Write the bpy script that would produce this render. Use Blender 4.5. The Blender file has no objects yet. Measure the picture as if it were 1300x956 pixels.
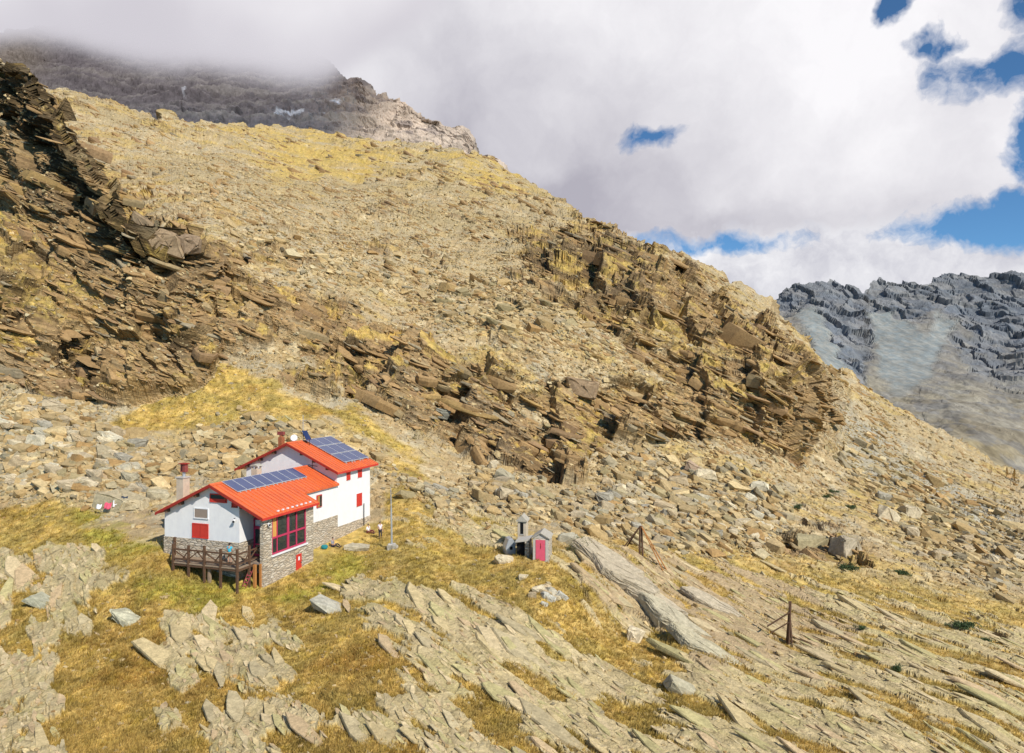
import bpy, bmesh, math, random
import numpy as np
from mathutils import Vector, Matrix
random.seed(7); RNG = np.random.default_rng(11)
SC = bpy.context.scene; COL = SC.collection
F, H, CX, CZ = 860.0, 485.0, 650.0, 20.0       # photo focal length, horizon row, centre column, camera height
f32 = np.float32

def at(px, py, Y):
    return np.array([(px-CX)/F*Y, Y, CZ-(py-H)/F*Y])
TH = math.radians(18.5)
HO = at(334.3, 745.8, 58.0)                     # front right foot of the hut
def hw(u, v, z):                                # hut frame -> world
    return np.array([HO[0]+u*math.cos(TH)+v*math.sin(TH), HO[1]-u*math.sin(TH)+v*math.cos(TH), HO[2]+z])
def proj(p):
    return (CX+F*p[0]/p[1], H-F*(p[2]-CZ)/p[1], p[1])

# ------------------------------------------------------------------ noise
def _h(ix, iy, iz, seed):
    h = (ix.astype(np.uint32)*np.uint32(374761393) + iy.astype(np.uint32)*np.uint32(668265263)
         + iz.astype(np.uint32)*np.uint32(2246822519) + np.uint32(seed*3266489917 & 0xffffffff))
    h ^= h >> np.uint32(15); h *= np.uint32(2246822519); h ^= h >> np.uint32(13)
    h *= np.uint32(3266489917); h ^= h >> np.uint32(16)
    return h
def _r(h, k=0):
    if k: h = (h ^ np.uint32(k*2654435761 & 0xffffffff))*np.uint32(2246822519); h ^= h >> np.uint32(14)
    return (h >> np.uint32(8)).astype(f32)/f32(16777216.0)
def vn(P, s, seed=0):
    """value noise, 0..1"""
    q = np.asarray(P, f32)/f32(s) if np.isscalar(s) else np.asarray(P, f32)/np.asarray(s, f32)
    i = np.floor(q); f = q-i; i = i.astype(np.int32).astype(np.int64)
    f = f*f*f*(f*(f*6-15)+10)
    out = 0
    for dx in (0, 1):
        wx = f[:, 0] if dx else 1-f[:, 0]
        for dy in (0, 1):
            wy = f[:, 1] if dy else 1-f[:, 1]
            for dz in (0, 1):
                wz = f[:, 2] if dz else 1-f[:, 2]
                out = out + wx*wy*wz*_r(_h(i[:, 0]+dx, i[:, 1]+dy, i[:, 2]+dz, seed))
    return out
def fbm(P, s, o=4, seed=0):
    a, t, w = 1.0, 0, 0
    s = np.asarray(s, f32)
    for k in range(o):
        t = t + a*vn(P, s/(2.03**k), seed+k*7); w += a; a *= .55
    return t/w
def vor(Q, seed=0):
    """cells: F1, F2, hash, offset from the cell's point"""
    b = np.floor(Q-.5).astype(np.int64)
    n = len(Q); F1 = np.full(n, 9, f32); F2 = np.full(n, 9, f32); hid = np.zeros(n, np.uint32); D = np.zeros((n, 3), f32)
    for dx in (0, 1):
        for dy in (0, 1):
            for dz in (0, 1):
                c = b+np.array([dx, dy, dz]); h = _h(c[:, 0], c[:, 1], c[:, 2], seed)
                p = c+np.stack([.15+.7*_r(h, 1), .15+.7*_r(h, 2), .15+.7*_r(h, 3)], 1)
                d = (Q-p).astype(f32); e = np.sqrt((d*d).sum(1))
                m = e < F1
                F2 = np.where(m, F1, np.minimum(F2, e)); F1 = np.where(m, e, F1)
                hid = np.where(m, h, hid); D = np.where(m[:, None], d, D)
    return F1, F2, hid, D
def sm(a, b, x):
    t = np.clip((x-a)/(b-a), 0, 1); return t*t*(3-2*t)
def lerp(a, b, t): return a+(b-a)*t
def lin(c): 
    c = np.array(c, float)/255.; return np.where(c < .04045, c/12.92, ((c+.055)/1.055)**2.4)

# ------------------------------------------------------------------ control-point surfaces (thin plate)
def tps(pts):
    p = np.array(pts, float); X = p[:, :2]/500.; y = np.log(p[:, 2]); n = len(p)
    d = np.sqrt(((X[:, None]-X[None])**2).sum(2)); K = np.where(d > 0, d*d*np.log(d+1e-12), 0)+np.eye(n)*.002
    A = np.zeros((n+3, n+3)); A[:n, :n] = K; A[:n, n] = 1; A[:n, n+1:] = X; A[n, :n] = 1; A[n+1:, :n] = X.T
    w = np.linalg.solve(A, np.concatenate([y, [0, 0, 0]]))
    def ev(x, y):
        q = np.stack([x.ravel(), y.ravel()], 1)/500.; out = np.zeros(len(q))
        for i in range(0, len(q), 20000):
            qq = q[i:i+20000]; d = np.sqrt(((qq[:, None]-X[None])**2).sum(2))
            out[i:i+20000] = np.where(d > 0, d*d*np.log(d+1e-12), 0)@w[:n]+w[n]+qq@w[n+1:]
        return out.reshape(x.shape)
    return ev
GX = np.arange(-640, 1950, 10.); GY = np.arange(-100, 1330, 10.)
def lookup(G, px, py):
    x = np.clip((px-GX[0])/10, 0, len(GX)-1.001); y = np.clip((py-GY[0])/10, 0, len(GY)-1.001)
    i = x.astype(int); j = y.astype(int); fx = x-i; fy = y-j
    return (G[j, i]*(1-fx)*(1-fy)+G[j, i+1]*fx*(1-fy)+G[j+1, i]*(1-fx)*fy+G[j+1, i+1]*fx*fy)
def grid_of(pts, k=.0003):
    X, Y = np.meshgrid(GX, GY); L = tps(pts)(X, Y)
    s = (GY[-1]-GY)[:, None]
    g = (L-k*s)[::-1]; g = np.maximum.accumulate(g, 0)[::-1]; L = g+k*s
    for _ in range(2): L[1:-1] = (L[:-2]+2*L[1:-1]+L[2:])/4; L[:, 1:-1] = (L[:, :-2]+2*L[:, 1:-1]+L[:, 2:])/4
    return L
HC = [proj(hw(*q)) for q in [(0,0,0),(-1,-2,-.1),(-2.7,-2,.15),(-4.4,-2,.5),(-6.1,-2,1.0),(-7.7,-2,1.25),(-9.7,-1,1.9),(-10.9,0,2.4),
      (-5,-.2,1.0),(0,2.5,.1),(0,4.9,.2),(0,7.3,.65),(-1.6,10,1.0),(-1.6,13.8,1.05),(-1.6,17,1.1),(-1.6,20.5,1.2),(-13.5,8,3.2),(-14.5,18,4.6),(-7,24,3.6),
      (1,-4,-.7),(3.5,1,-.6),(3.5,8,0),(3,15.5,1.1),(6,11,1.1)]]
LOW = [(-600,1250,22),(0,1250,21.5),(650,1250,21),(1300,1250,26),(1900,1250,30),(-600,956,38),(0,956,36),(400,956,35),(650,956,35.5),(1000,956,39),(1300,956,45),(1900,956,60),
       (-600,866,47),(0,866,45),(300,866,43.5),(650,866,44),(900,866,48),(1100,866,52),(1300,866,57),(1900,866,80),
       (-600,750,64),(0,750,58.5),(100,780,53.5),(200,790,51.5),(450,790,50.5),(550,760,55),(500,720,62.5),(0,690,68),(100,690,66),(170,690,63.5),
       (-600,660,80),(0,650,77),(120,650,73),(200,640,76),(0,560,88),(100,560,88),(250,600,85),(300,560,93),(440,560,94),(400,530,98),(350,500,103),
       (480,610,87),(520,640,79),(550,640,82),(600,700,69),(685,712,62.5),(620,620,90),(650,600,99),(700,650,84),(560,700,66)]
MAIN = LOW+HC+[(260,460,110),(300,470,110),(800,720,70),(800,800,58),(700,770,55),(820,713,75),(900,650,102),(1000,640,118),(1003,818,61),(1120,690,108),(1150,760,82),(1300,780,86),(1300,700,128),
       (1300,650,182),(1300,605,262),(1900,700,260),(1900,780,120),(700,610,106),(1040,590,152),(1040,480,172),(1000,450,176),(950,560,142),(850,590,126),(850,480,148),(850,400,182),(850,330,245),(870,322,270),
       (960,385,262),(980,390,270),(1060,470,262),(1060,560,190),(1130,525,255),(1150,600,185),(1200,560,262),(600,560,114),(600,450,134),(600,400,155),(600,300,265),(600,190,430),(600,250,335),
       (400,480,114),(400,400,132),(400,300,205),(400,230,325),(400,165,485),(720,330,215),(740,300,268),(740,350,195),(760,285,300),(700,245,375),(250,300,160),(250,220,265),(240,155,405),
       (70,115,385),(100,150,340),(150,200,290),(-600,60,400),(-600,200,300),(0,150,350),(0,480,100),(0,300,200),(150,300,190),(150,470,108),(100,530,99),(200,520,102),(500,500,113),(500,330,200)]
CRAG = LOW+HC+[(0,80,150),(25,85,134),(-600,60,170),(-200,200,150),(-600,480,96),(0,140,146),(60,140,124),(10,200,140),(50,200,128),(95,200,116),(40,260,130),(90,260,119),(135,265,111),(90,320,124),(150,320,112),(190,310,108),(0,300,121),(0,350,109),(150,370,113),(80,440,103),(130,440,110),(200,400,114),(235,420,110),(240,360,120),(0,500,97),(100,530,97),(150,470,105),(200,520,101),
       (260,460,108),(300,470,110),(300,380,135),(400,400,132),(400,480,114),(600,560,114),(1000,640,118),(1300,650,182),(600,400,155),(1300,500,300),(600,200,400)]
L_MAIN = grid_of(MAIN); L_CRAG = grid_of(CRAG)
EDX = [-640, -200, 0, 30, 60, 100, 135, 160, 200, 240, 275, 300]; EDY = [40, 60, 72, 82, 125, 190, 240, 268, 285, 318, 345, 360]
def n1(x, s, seed): return vn(np.stack([x, x*0, x*0], 1), s, seed)*2-1
def lnY(px, py):
    sh = px.shape; px = px.ravel(); py = py.ravel()
    e = np.interp(px, EDX, EDY)+n1(px, 22, 3)*7+n1(px, 8, 4)*3.5
    w = sm(-1.2, 1.2, py-e)*(1-sm(240, 300, px))
    a, b = lookup(L_MAIN, px, py), lookup(L_CRAG, px, py)
    return (a*(1-w)+b*w).reshape(sh)
SKX = [-640,-300,0,30,60,100,150,200,240,290,330,380,440,480,520,560,600,620,650,680,700,730,760,800,835,870,890,910,950,980,1010,1050,1100,1150,1200,1250,1300,1500,1950]
SKY = [20,50,74,90,113,120,134,148,153,157,160,163,172,174,178,184,190,200,214,232,246,265,285,301,318,322,333,345,370,386,412,455,490,520,550,578,602,690,820]

# ------------------------------------------------------------------ painted regions, in grid columns/rows of the relief
MW, MH = 1480, 960; MX0 = -90
def poly_mask(polys, soft=6):
    X, Y = np.meshgrid(np.arange(MX0, MX0+MW, 2.)+1, np.arange(0, MH, 2.)+1)
    M = np.zeros(X.shape)
    for P in polys:
        val = 1.
        if isinstance(P, tuple): P, val = P
        ins = np.zeros(X.shape, bool); n = len(P)
        for i in range(n):
            x1, y1 = P[i]; x2, y2 = P[(i+1) % n]
            c = ((y1 > Y) != (y2 > Y)); 
            with np.errstate(all='ignore'): c &= X < (x2-x1)*(Y-y1)/((y2-y1) if y2 != y1 else 1e-9)+x1
            ins ^= c
        M = np.where(ins, np.maximum(M, val), M)
    for _ in range(int(soft)):
        M[1:-1] = (M[:-2]+2*M[1:-1]+M[2:])/4; M[:, 1:-1] = (M[:, :-2]+2*M[:, 1:-1]+M[:, 2:])/4
    return M
def mlook(M, px, py):
    i = np.clip(((px-MX0)/2).astype(int), 0, M.shape[1]-1); j = np.clip((py/2).astype(int), 0, M.shape[0]-1)
    return M[j, i]
CLIFF = [[(-95,60),(0,70),(40,90),(80,150),(130,230),(160,270),(215,290),(260,330),(330,360),(400,400),(460,430),(470,500),(400,490),(330,470),(270,450),(250,480),(200,510),(120,530),(60,510),(0,470),(-95,470)],
 [(380,380),(470,400),(560,450),(650,490),(720,500),(800,480),(900,500),(1000,450),(1045,480),(1052,560),(1030,590),(960,560),(870,560),(790,560),(720,620),(640,600),(560,565),(500,525),(460,470)],
 ([(650,290),(700,278),(740,280),(800,300),(870,340),(960,390),(1030,440),(1040,500),(900,500),(800,430),(720,390),(670,350)], .85),
 [(990,655),(1080,668),(1130,690),(1140,715),(1080,702),(990,690)], ([(640,280),(690,290),(660,330)], .7),
 ([(150,250),(330,330),(470,400),(380,395),(250,330)], .7)]
GRASS = [[(240,460),(350,480),(430,520),(400,548),(330,530),(250,540),(150,560),(110,545),(180,520)], [(-95,290),(0,300),(60,340),(120,390),(60,400),(0,370),(-95,330)],
 [(870,545),(960,588),(952,600),(885,577)], ([(1070,590),(1200,640),(1285,715),(1200,715),(1090,640)], .75), ([(330,195),(430,165),(520,200),(430,225),(350,250)], .75), ([(200,150),(420,160),(400,200),(260,180)], .6),
 [(340,700),(420,690),(500,660),(520,700),(480,760),(330,800),(320,750)], [(-95,660),(60,640),(200,690),(400,750),(520,720),(500,640),(560,620),(640,660),(740,720),(760,800),(900,870),(900,970),(-95,970)], ([(700,690),(900,700),(1300,800),(1400,970),(800,970),(720,760)], .62),
 [(800,465),(850,480),(880,520),(820,500)], ([(480,560),(540,590),(600,640),(500,640)], .8), ([(500,150),(640,200),(720,260),(600,240)], .6), [(0,240),(45,270),(50,300),(10,280)], ([(440,470),(500,540),(560,580),(500,590),(430,540)], .7), ([(760,660),(900,690),(1000,710),(940,720),(780,700)], .75)]
SCREE = [[(-95,480),(60,515),(150,560),(230,590),(220,640),(120,650),(60,630),(-95,650)], [(230,560),(330,535),(430,555),(500,590),(600,620),(600,660),(480,600),(240,620)],
 [(600,560),(720,640),(800,570),(960,600),(1010,650),(990,690),(850,690),(650,650),(600,620)], [(180,190),(380,230),(600,260),(680,330),(720,400),(640,430),(500,360),(400,370),(280,300)],
 ([(300,200),(700,250),(800,420),(600,420)], .5), [(1050,520),(1130,560),(1300,680),(1300,760),(1180,700),(1090,620)]]
SLAB = [[(-95,700),(160,690),(210,720),(130,800),(60,866),(100,970),(-95,970)], ([(170,760),(300,790),(420,830),(560,870),(500,970),(200,970)], .8), [(430,720),(560,740),(680,800),(830,850),(900,970),(540,970),(440,780)],
 [(700,690),(860,680),(1000,720),(1300,790),(1400,970),(880,970),(840,830),(740,760)], ([(480,640),(560,670),(560,700),(490,680)], .5), [(60,640),(200,640),(180,610),(100,615)], [(520,600),(640,650),(700,700),(600,690)]]
GREYS = [[(1060,500),(1130,560),(1300,660),(1300,760),(1180,690),(1080,590)], ([(-95,480),(80,500),(60,560),(-95,570)], .8)]
GREEN = [[(90,650),(205,655),(205,700),(120,695)], [(180,735),(330,740),(400,730),(470,690),(470,720),(380,770),(250,780),(170,760)]]
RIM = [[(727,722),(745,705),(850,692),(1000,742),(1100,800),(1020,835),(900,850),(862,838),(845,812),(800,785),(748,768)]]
M_CLIFF, M_GRASS, M_SCREE, M_SLAB, M_GREY, M_GREEN = [poly_mask(p, s) for p, s in ((CLIFF, 40), (GRASS, 60), (SCREE, 50), (SLAB, 80), (GREYS, 60), (GREEN, 20))]
M_RIM = poly_mask(RIM, 1)
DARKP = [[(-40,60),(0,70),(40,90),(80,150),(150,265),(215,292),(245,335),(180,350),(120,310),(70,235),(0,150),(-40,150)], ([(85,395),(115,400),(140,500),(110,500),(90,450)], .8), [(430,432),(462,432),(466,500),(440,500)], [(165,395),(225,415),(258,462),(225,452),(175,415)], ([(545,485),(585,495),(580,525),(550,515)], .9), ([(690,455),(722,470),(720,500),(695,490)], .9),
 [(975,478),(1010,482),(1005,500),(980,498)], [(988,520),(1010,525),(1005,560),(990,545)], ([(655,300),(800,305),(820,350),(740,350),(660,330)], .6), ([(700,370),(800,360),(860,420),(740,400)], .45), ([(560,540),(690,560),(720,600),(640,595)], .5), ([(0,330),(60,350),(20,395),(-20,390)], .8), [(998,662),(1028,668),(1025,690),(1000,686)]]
M_DARK = poly_mask(DARKP, 9)  # painted shade of hollows, overhangs and crag wall, plus real stains and bands
NS = np.array([.40, -.16, .9]); NS /= np.linalg.norm(NS)       # normal of the rock's layering: it dips to the right
D1 = np.array([.9, 0, -.42]); D1 /= np.linalg.norm(D1); D2 = np.cross(NS, D1)
DG = np.array([.66, -.70, -.24]); DG /= np.linalg.norm(DG); UG = np.array([.25, .05, 1.]); UG -= DG*UG.dot(DG); UG /= np.linalg.norm(UG); FG = np.stack([DG, np.cross(UG, DG), UG], 1).astype(f32)
FR = np.stack([D1, D2, NS], 1).astype(f32)

def mesh_np(name, V, Fc, mat, parent=None, attrs=None):
    me = bpy.data.meshes.new(name); V = np.asarray(V, f32); Fc = np.asarray(Fc, np.int32); n, k = Fc.shape
    me.vertices.add(len(V)); me.vertices.foreach_set('co', V.ravel())
    me.loops.add(n*k); me.loops.foreach_set('vertex_index', Fc.ravel())
    me.polygons.add(n); me.polygons.foreach_set('loop_start', np.arange(0, n*k, k, dtype=np.int32))
    try: me.polygons.foreach_set('loop_total', np.full(n, k, np.int32))
    except Exception: pass
    me.polygons.foreach_set('use_smooth', np.zeros(n, bool)); me.update(calc_edges=True)
    for nm, a in (attrs or {}).items():
        a = np.array(a, f32); lu = a[:, :3]@np.array([.3, .6, .1], f32); sa = 1.2 if mat.name != 'far_mountain_rock' else 1.0; a[:, :3] = np.clip(lu[:, None]+(a[:, :3]-lu[:, None])*sa, .005, .9)*(.94 if sa > 1 else 1)
        at_ = me.attributes.new(nm, 'FLOAT_COLOR', 'POINT')
        c = np.ones((len(V), 4), f32); c[:, :a.shape[-1]] = a; at_.data.foreach_set('color', c.ravel())
    me.materials.append(mat); o = bpy.data.objects.new(name, me); COL.objects.link(o); o.parent = parent
    return o

# ------------------------------------------------------------------ materials
def new_mat(name):
    m = bpy.data.materials.new(name); m.use_nodes = True; nt = m.node_tree; nt.nodes.clear(); return m, nt
def nd(nt, t, ins=None, **kw):
    n = nt.nodes.new(t)
    for k, v in kw.items(): setattr(n, k, v)
    for k, v in (ins or {}).items():
        if isinstance(v, bpy.types.NodeSocket): nt.links.new(v, n.inputs[k])
        else: n.inputs[k].default_value = v
    return n
def mth(nt, op, a, b=0., c=0.): 
    return nd(nt, 'ShaderNodeMath', {0: a, 1: b, 2: c}, operation=op).outputs[0]
def mixc(nt, f, a, b, bt='MIX'):
    n = nd(nt, 'ShaderNodeMix', {0: f}, data_type='RGBA', blend_type=bt)
    for k, v in ((6, a), (7, b)):
        if isinstance(v, bpy.types.NodeSocket): nt.links.new(v, n.inputs[k])
        else: n.inputs[k].default_value = tuple(v)+((1,) if len(v) == 3 else ())
    return n.outputs[2]
def mrange(nt, v, a, b, c=0., d=1.): return nd(nt, 'ShaderNodeMapRange', {0: v, 1: a, 2: b, 3: c, 4: d}).outputs[0]
def out(nt, sh, disp=None): 
    o = nt.nodes.new('ShaderNodeOutputMaterial'); nt.links.new(sh, o.inputs[0])
def mixf(nt, f, a, b): return mth(nt, 'ADD', mth(nt, 'MULTIPLY', mth(nt, 'SUBTRACT', 1., f), a), mth(nt, 'MULTIPLY', f, b))
def rock_mat(name, s1, s2, bump, bd, strata=False):
    m, nt = new_mat(name); a = nd(nt, 'ShaderNodeAttribute', attribute_name='col').outputs['Color']
    g = nd(nt, 'ShaderNodeNewGeometry').outputs['Position']
    if s1 < .1: g = nd(nt, 'ShaderNodeVectorMath', {0: g, 1: (1., .22, .45)}, operation='MULTIPLY').outputs[0]
    n1_ = nd(nt, 'ShaderNodeTexNoise', {'Vector': g, 'Scale': s1, 'Detail': 6, 'Roughness': .65}).outputs[0]
    n2_ = nd(nt, 'ShaderNodeTexNoise', {'Vector': g, 'Scale': s2, 'Detail': 4, 'Roughness': .7}).outputs[0]
    k = mth(nt, 'MULTIPLY', mrange(nt, n1_, .3, .7, .72, 1.28), mrange(nt, n2_, .3, .7, .8, 1.2))
    al = nd(nt, 'ShaderNodeAttribute', attribute_name='col').outputs['Alpha']; hs = None
    if strata:
        dots = [nd(nt, 'ShaderNodeVectorMath', {0: g, 1: tuple(float(q) for q in v_)}, operation='DOT_PRODUCT').outputs['Value'] for v_ in (D1*.22, D2*.3, NS*1.5)]
        sv = nd(nt, 'ShaderNodeCombineXYZ', {0: dots[0], 1: dots[1], 2: dots[2]}).outputs[0]
        hs = nd(nt, 'ShaderNodeTexNoise', {'Vector': sv, 'Scale': 1., 'Detail': 7, 'Roughness': .62, 'Distortion': .4}).outputs[0]
        k = mth(nt, 'MULTIPLY', k, mixf(nt, al, 1., mrange(nt, hs, .36, .60, .5, 1.28)))
    c = nd(nt, 'ShaderNodeVectorMath', {0: a, 3: k}, operation='SCALE').outputs[0]
    vo = nd(nt, 'ShaderNodeTexVoronoi', {'Vector': g, 'Scale': s2*.6}, feature='F1').outputs[0]
    hx = mth(nt, 'MULTIPLY', mth(nt, 'MULTIPLY', hs, al), 5.) if strata else 0.
    hgt = mth(nt, 'ADD', hx, mth(nt, 'ADD', mth(nt, 'ADD', n1_, mth(nt, 'MULTIPLY', n2_, .6)), mth(nt, 'MULTIPLY', vo, .4)))
    b = nd(nt, 'ShaderNodeBump', {'Strength': bump, 'Distance': bd, 'Height': hgt}).outputs[0]
    p = nd(nt, 'ShaderNodeBsdfPrincipled', {'Base Color': c, 'Roughness': .92, 'Normal': b, 'Specular IOR Level': .15})
    out(nt, p.outputs[0]); return m
M_TER = rock_mat('hillside_rock_and_grass', 1.1, 6.5, .8, .2, True)
M_FARM = rock_mat('far_mountain_rock', .06, .35, .35, 1.5)
M_ROCK = rock_mat('boulder_rock', 2.2, 9., .6, .08)

# ------------------------------------------------------------------ relief builder
def relief(cols, rows_t, bot, sky, depth, nback=26, back=1.6):
    """grid of columns x rows; returns (px, py, world positions) with the slope's far side added behind the crest"""
    C, R = len(cols), len(rows_t)
    PX = np.repeat(cols[None], R, 0); B = np.broadcast_to(bot, (C,)); PY = B[None]+(sky[None]-B[None])*rows_t[:, None]
    Yd = np.exp(depth(PX, PY)); P = np.stack([(PX-CX)/F*Yd, Yd, CZ-(PY-H)/F*Yd], 2)
    t = (np.arange(1, nback+1)/nback)[:, None]; Yb = Yd[-1][None]*(1+(back-1)*t**1.3)
    Zb = P[-1, :, 2][None]-(Yb-Yd[-1][None])*.28*(.3+t)-.4*t
    Pb = np.stack([(cols[None]-CX)/F*Yb, Yb, Zb], 2)
    P = np.concatenate([P, Pb], 0); PX = np.concatenate([PX, np.repeat(cols[None], nback, 0)], 0)
    PY = np.concatenate([PY, np.repeat(PY[-1:], nback, 0)-1], 0)
    return PX, PY, P
def gnormals(P):
    dx = np.zeros_like(P); dy = np.zeros_like(P)
    k = 5
    dx[:, k:-k] = P[:, 2*k:]-P[:, :-2*k]; dx[:, :k] = dx[:, k:k+1]; dx[:, -k:] = dx[:, -k-1:-k]
    dy[k:-k] = P[2*k:]-P[:-2*k]; dy[:k] = dy[k:k+1]; dy[-k:] = dy[-k-1:-k]
    n = np.cross(dx, dy); n /= np.linalg.norm(n, axis=2, keepdims=True)+1e-9
    return n
def quads(R, C):
    i = np.arange(R*C).reshape(R, C)
    return np.stack([i[:-1, :-1], i[:-1, 1:], i[1:, 1:], i[1:, :-1]], 2).reshape(-1, 4)

cols = np.concatenate([np.arange(-620, -40, 7.), np.arange(-40, 1340, 1.25), np.arange(1340, 1930, 7.)])
rt = np.concatenate([np.linspace(0, .30, 90, endpoint=False), np.linspace(.30, 1, 760)])
sky0 = np.interp(cols, SKX, SKY)+n1(cols, 30, 5)*4+n1(cols, 11, 6)*2.5+n1(cols, 4, 8)*1.2
PX, PY, P = relief(cols, rt, 1240., sky0, lnY)
R_, C_ = PX.shape; Nn = gnormals(P).reshape(-1, 3); px = PX.ravel(); py = PY.ravel(); W = P.reshape(-1, 3).astype(f32)
Nn[:, 2] = np.maximum(Nn[:, 2], .02); Nn /= np.linalg.norm(Nn, axis=1, keepdims=True)
Yd = W[:, 1].copy()
dist = Yd
dk0 = mlook(M_DARK, px, py).astype(f32)
# macro relief
wpx = px+(fbm(W, 9., 3, 21)-.5)*44+(fbm(W, 40., 2, 22)-.5)*50; wpy = py+(fbm(W, 9., 3, 31)-.5)*44+(fbm(W, 40., 2, 32)-.5)*40
tight = sm(120, 60, dist)
wpx = lerp(wpx, px+(wpx-px)*.5, tight); wpy = lerp(wpy, py+(wpy-py)*.5, tight)
cl, gr, scr, sl, gy, gn = [mlook(M, wpx, wpy).astype(f32) for M in (M_CLIFF, M_GRASS, M_SCREE, M_SLAB, M_GREY, M_GREEN)]
rim = mlook(M_RIM, px+(fbm(W, 6., 2, 91)-.5)*16, py+(fbm(W, 6., 2, 92)-.5)*12).astype(f32)
hd = np.array([HO[0], HO[1]]); q = W[:, :2]-hd; hu = q[:, 0]*math.cos(TH)-q[:, 1]*math.sin(TH); hv = q[:, 0]*math.sin(TH)+q[:, 1]*math.cos(TH)
inside = (1-sm(0, 3.0, np.maximum.reduce([-13.5-hu, hu-.5, -2.-hv, hv-21]))).astype(f32)       # near the hut keep it calm
nA = fbm(W, 26., 4, 41)-.5; nB = fbm(W, 5., 4, 42)-.5
cliffiness = sm(.38, .60, cl*.78+1.35*(fbm(W@FR, (16., 13., 6.), 5, 43)-.5)+.04+.22*dk0)*np.clip(cl*4, 0, 1)+sm(.12, .26, nA+.3*nB)*(1-gr)*.5*sm(90, 130, dist); cliffiness = np.clip(cliffiness, 0, 1)
calm = 1-inside*.85
sc_ = np.clip(dist/110., .45, 3.2)                                                              # detail grows with range
disp = nA*lerp(.6, 9.0, sm(80, 200, dist))*calm+nB*lerp(.35, 2.4, sm(70, 200, dist))*(.2+.8*cliffiness)*calm
# layered cliffs: two sizes of tilted slabs
Qs = (W+((np.stack([fbm(W, 9., 2, 51), fbm(W, 9., 2, 52), fbm(W, 9., 2, 53)], 1)-.5)*2.4).astype(f32))@FR
def layer(size, seed, tilt):
    F1, F2, h, D = vor(Qs/np.array(size, f32), seed)
    t = (_r(h, 5)-.5)+D[:, 0]*(_r(h, 6)-.5)*tilt+D[:, 1]*(_r(h, 7)-.5)*tilt
    return t, sm(0, .13, F2-F1), _r(h, 8)
la, ca, ra = layer((22., 18., 10.), 61, 1.0)
F1, F2, h, D = vor(Qs/np.array((15., 30., 22.), f32), 65); saw = (_r(h, 5)-.5)*.5-D[:, 0]*1.25
dk = mlook(M_DARK, px+(fbm(W, 8., 3, 66)-.5)*30, py+(fbm(W, 8., 3, 67)-.5)*30).astype(f32); lb, cb, rb = layer((7., 6., 2.2), 62, 1.3); lc_, cc, rc = layer((2.6, 2.2, .7), 63, 1.2)
disp += cliffiness*(la*3.2+saw*lerp(3.4, 2.4, sm(900, 1000, px))*lerp(1, .25, sm(620, 700, py))+lb*2.0+lc_*.7)*calm-dk*2.6*cliffiness*calm
# scree: faceted, tipped plates
Q2 = (W+((np.stack([vn(W, 2., 54), vn(W, 2., 55), vn(W, 2., 56)], 1)-.5)*.8).astype(f32))
def plates(size, seed):
    F1, F2, h, D = vor(Q2/np.array(size, f32), seed)
    t = (_r(h, 5)-.5)*.6+D[:, 0]*(_r(h, 6)-.5)*1.9+D[:, 1]*(_r(h, 7)-.5)*1.9
    return t-(1-sm(0, .2, F2-F1))*.35, _r(h, 8)
pa, rpa = plates((1.9, 1.7, 1.3), 71); pb, rpb = plates((4.6, 4., 3.2), 72)
rocky = np.clip(1-cliffiness*.9, 0, 1)*np.clip(1.05-gr*1.1, 0, 1)
far_w = sm(110, 220, dist)
disp += rocky*(pa*lerp(.42, .34, far_w)+pb*far_w*.5*(fbm(W, 14., 2, 73)))*calm*sm(55, 85, dist)
# foreground slabs: long thin benches dipping right, sod in the gaps
Q3 = (W+((np.stack([vn(W, 3., 57), vn(W, 3., 58), vn(W, 3., 59)], 1)-.5)*1.0).astype(f32))@FG
F1, F2, h3, D3 = vor(Q3/np.array((4.2, 1.0, .45), f32), 81)
F1b, F2b, h3b, D3b = vor(Q3/np.array((1.7, .7, .22), f32), 82)
slabn = fbm(W@FG, (6., 1.7, 3.), 5, 83)
slab_on = sm(.552, .578, slabn+.24*(sl-.5)-.025*sm(500, 200, px)-.035*sm(820, 950, px)+(_r(h3, 5)-.5)*.06)*np.clip(sl*3, 0, 1)*sm(110, 85, dist)*(1-sm(.3, .7, gn)*.8)*calm
ledge = slab_on*(.12+.16*_r(h3, 6)+.05*_r(h3b, 6)+D3[:, 1]*.12-D3[:, 0]*.05)
grassy_near = (1-slab_on)*sm(110, 85, dist)*gr
disp += ledge+grassy_near*((fbm(W, 1.1, 3, 84)-.5)*.38+(fbm(W, .35, 2, 85)-.5)*.14)*(.4+.6*calm)
jy = np.zeros((R_, C_), f32); jy[1:] = np.abs(np.diff(P[:, :, 1], axis=0))/P[1:, :, 1]; jy[:-1] = np.maximum(jy[:-1], jy[1:]); disp *= 1-.9*sm(.012, .05, jy.ravel()); jb = np.zeros((R_, C_), f32); jb[1:] = np.maximum(np.diff(P[:, :, 1], axis=0), 0)/P[1:, :, 1]; jb[len(rt):] = 0; W[:, 2] -= 4.5*sm(.02, .07, jb.ravel())*(W[:, 1]/120)**1.2
W += (Nn*disp[:, None]).astype(f32)
W[:, 2] += rim*.45*sm(1050, 800, px)
Wg_ = W.reshape(R_, C_, 3); dx_ = np.zeros_like(Wg_); dy_ = np.zeros_like(Wg_); dx_[:, 2:-2] = Wg_[:, 4:]-Wg_[:, :-4]; dy_[2:-2] = Wg_[4:]-Wg_[:-4]
n2 = np.cross(dx_, dy_); n2 /= np.linalg.norm(n2, axis=2, keepdims=True)+1e-9; NZ2 = n2[:, :, 2].copy(); NZ2[:2] = 1; NZ2[-2:] = 1; NZ2[:, :2] = 1; NZ2[:, -2:] = 1; steep2 = sm(.62, .36, NZ2.ravel()); del dx_, dy_, n2
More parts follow.
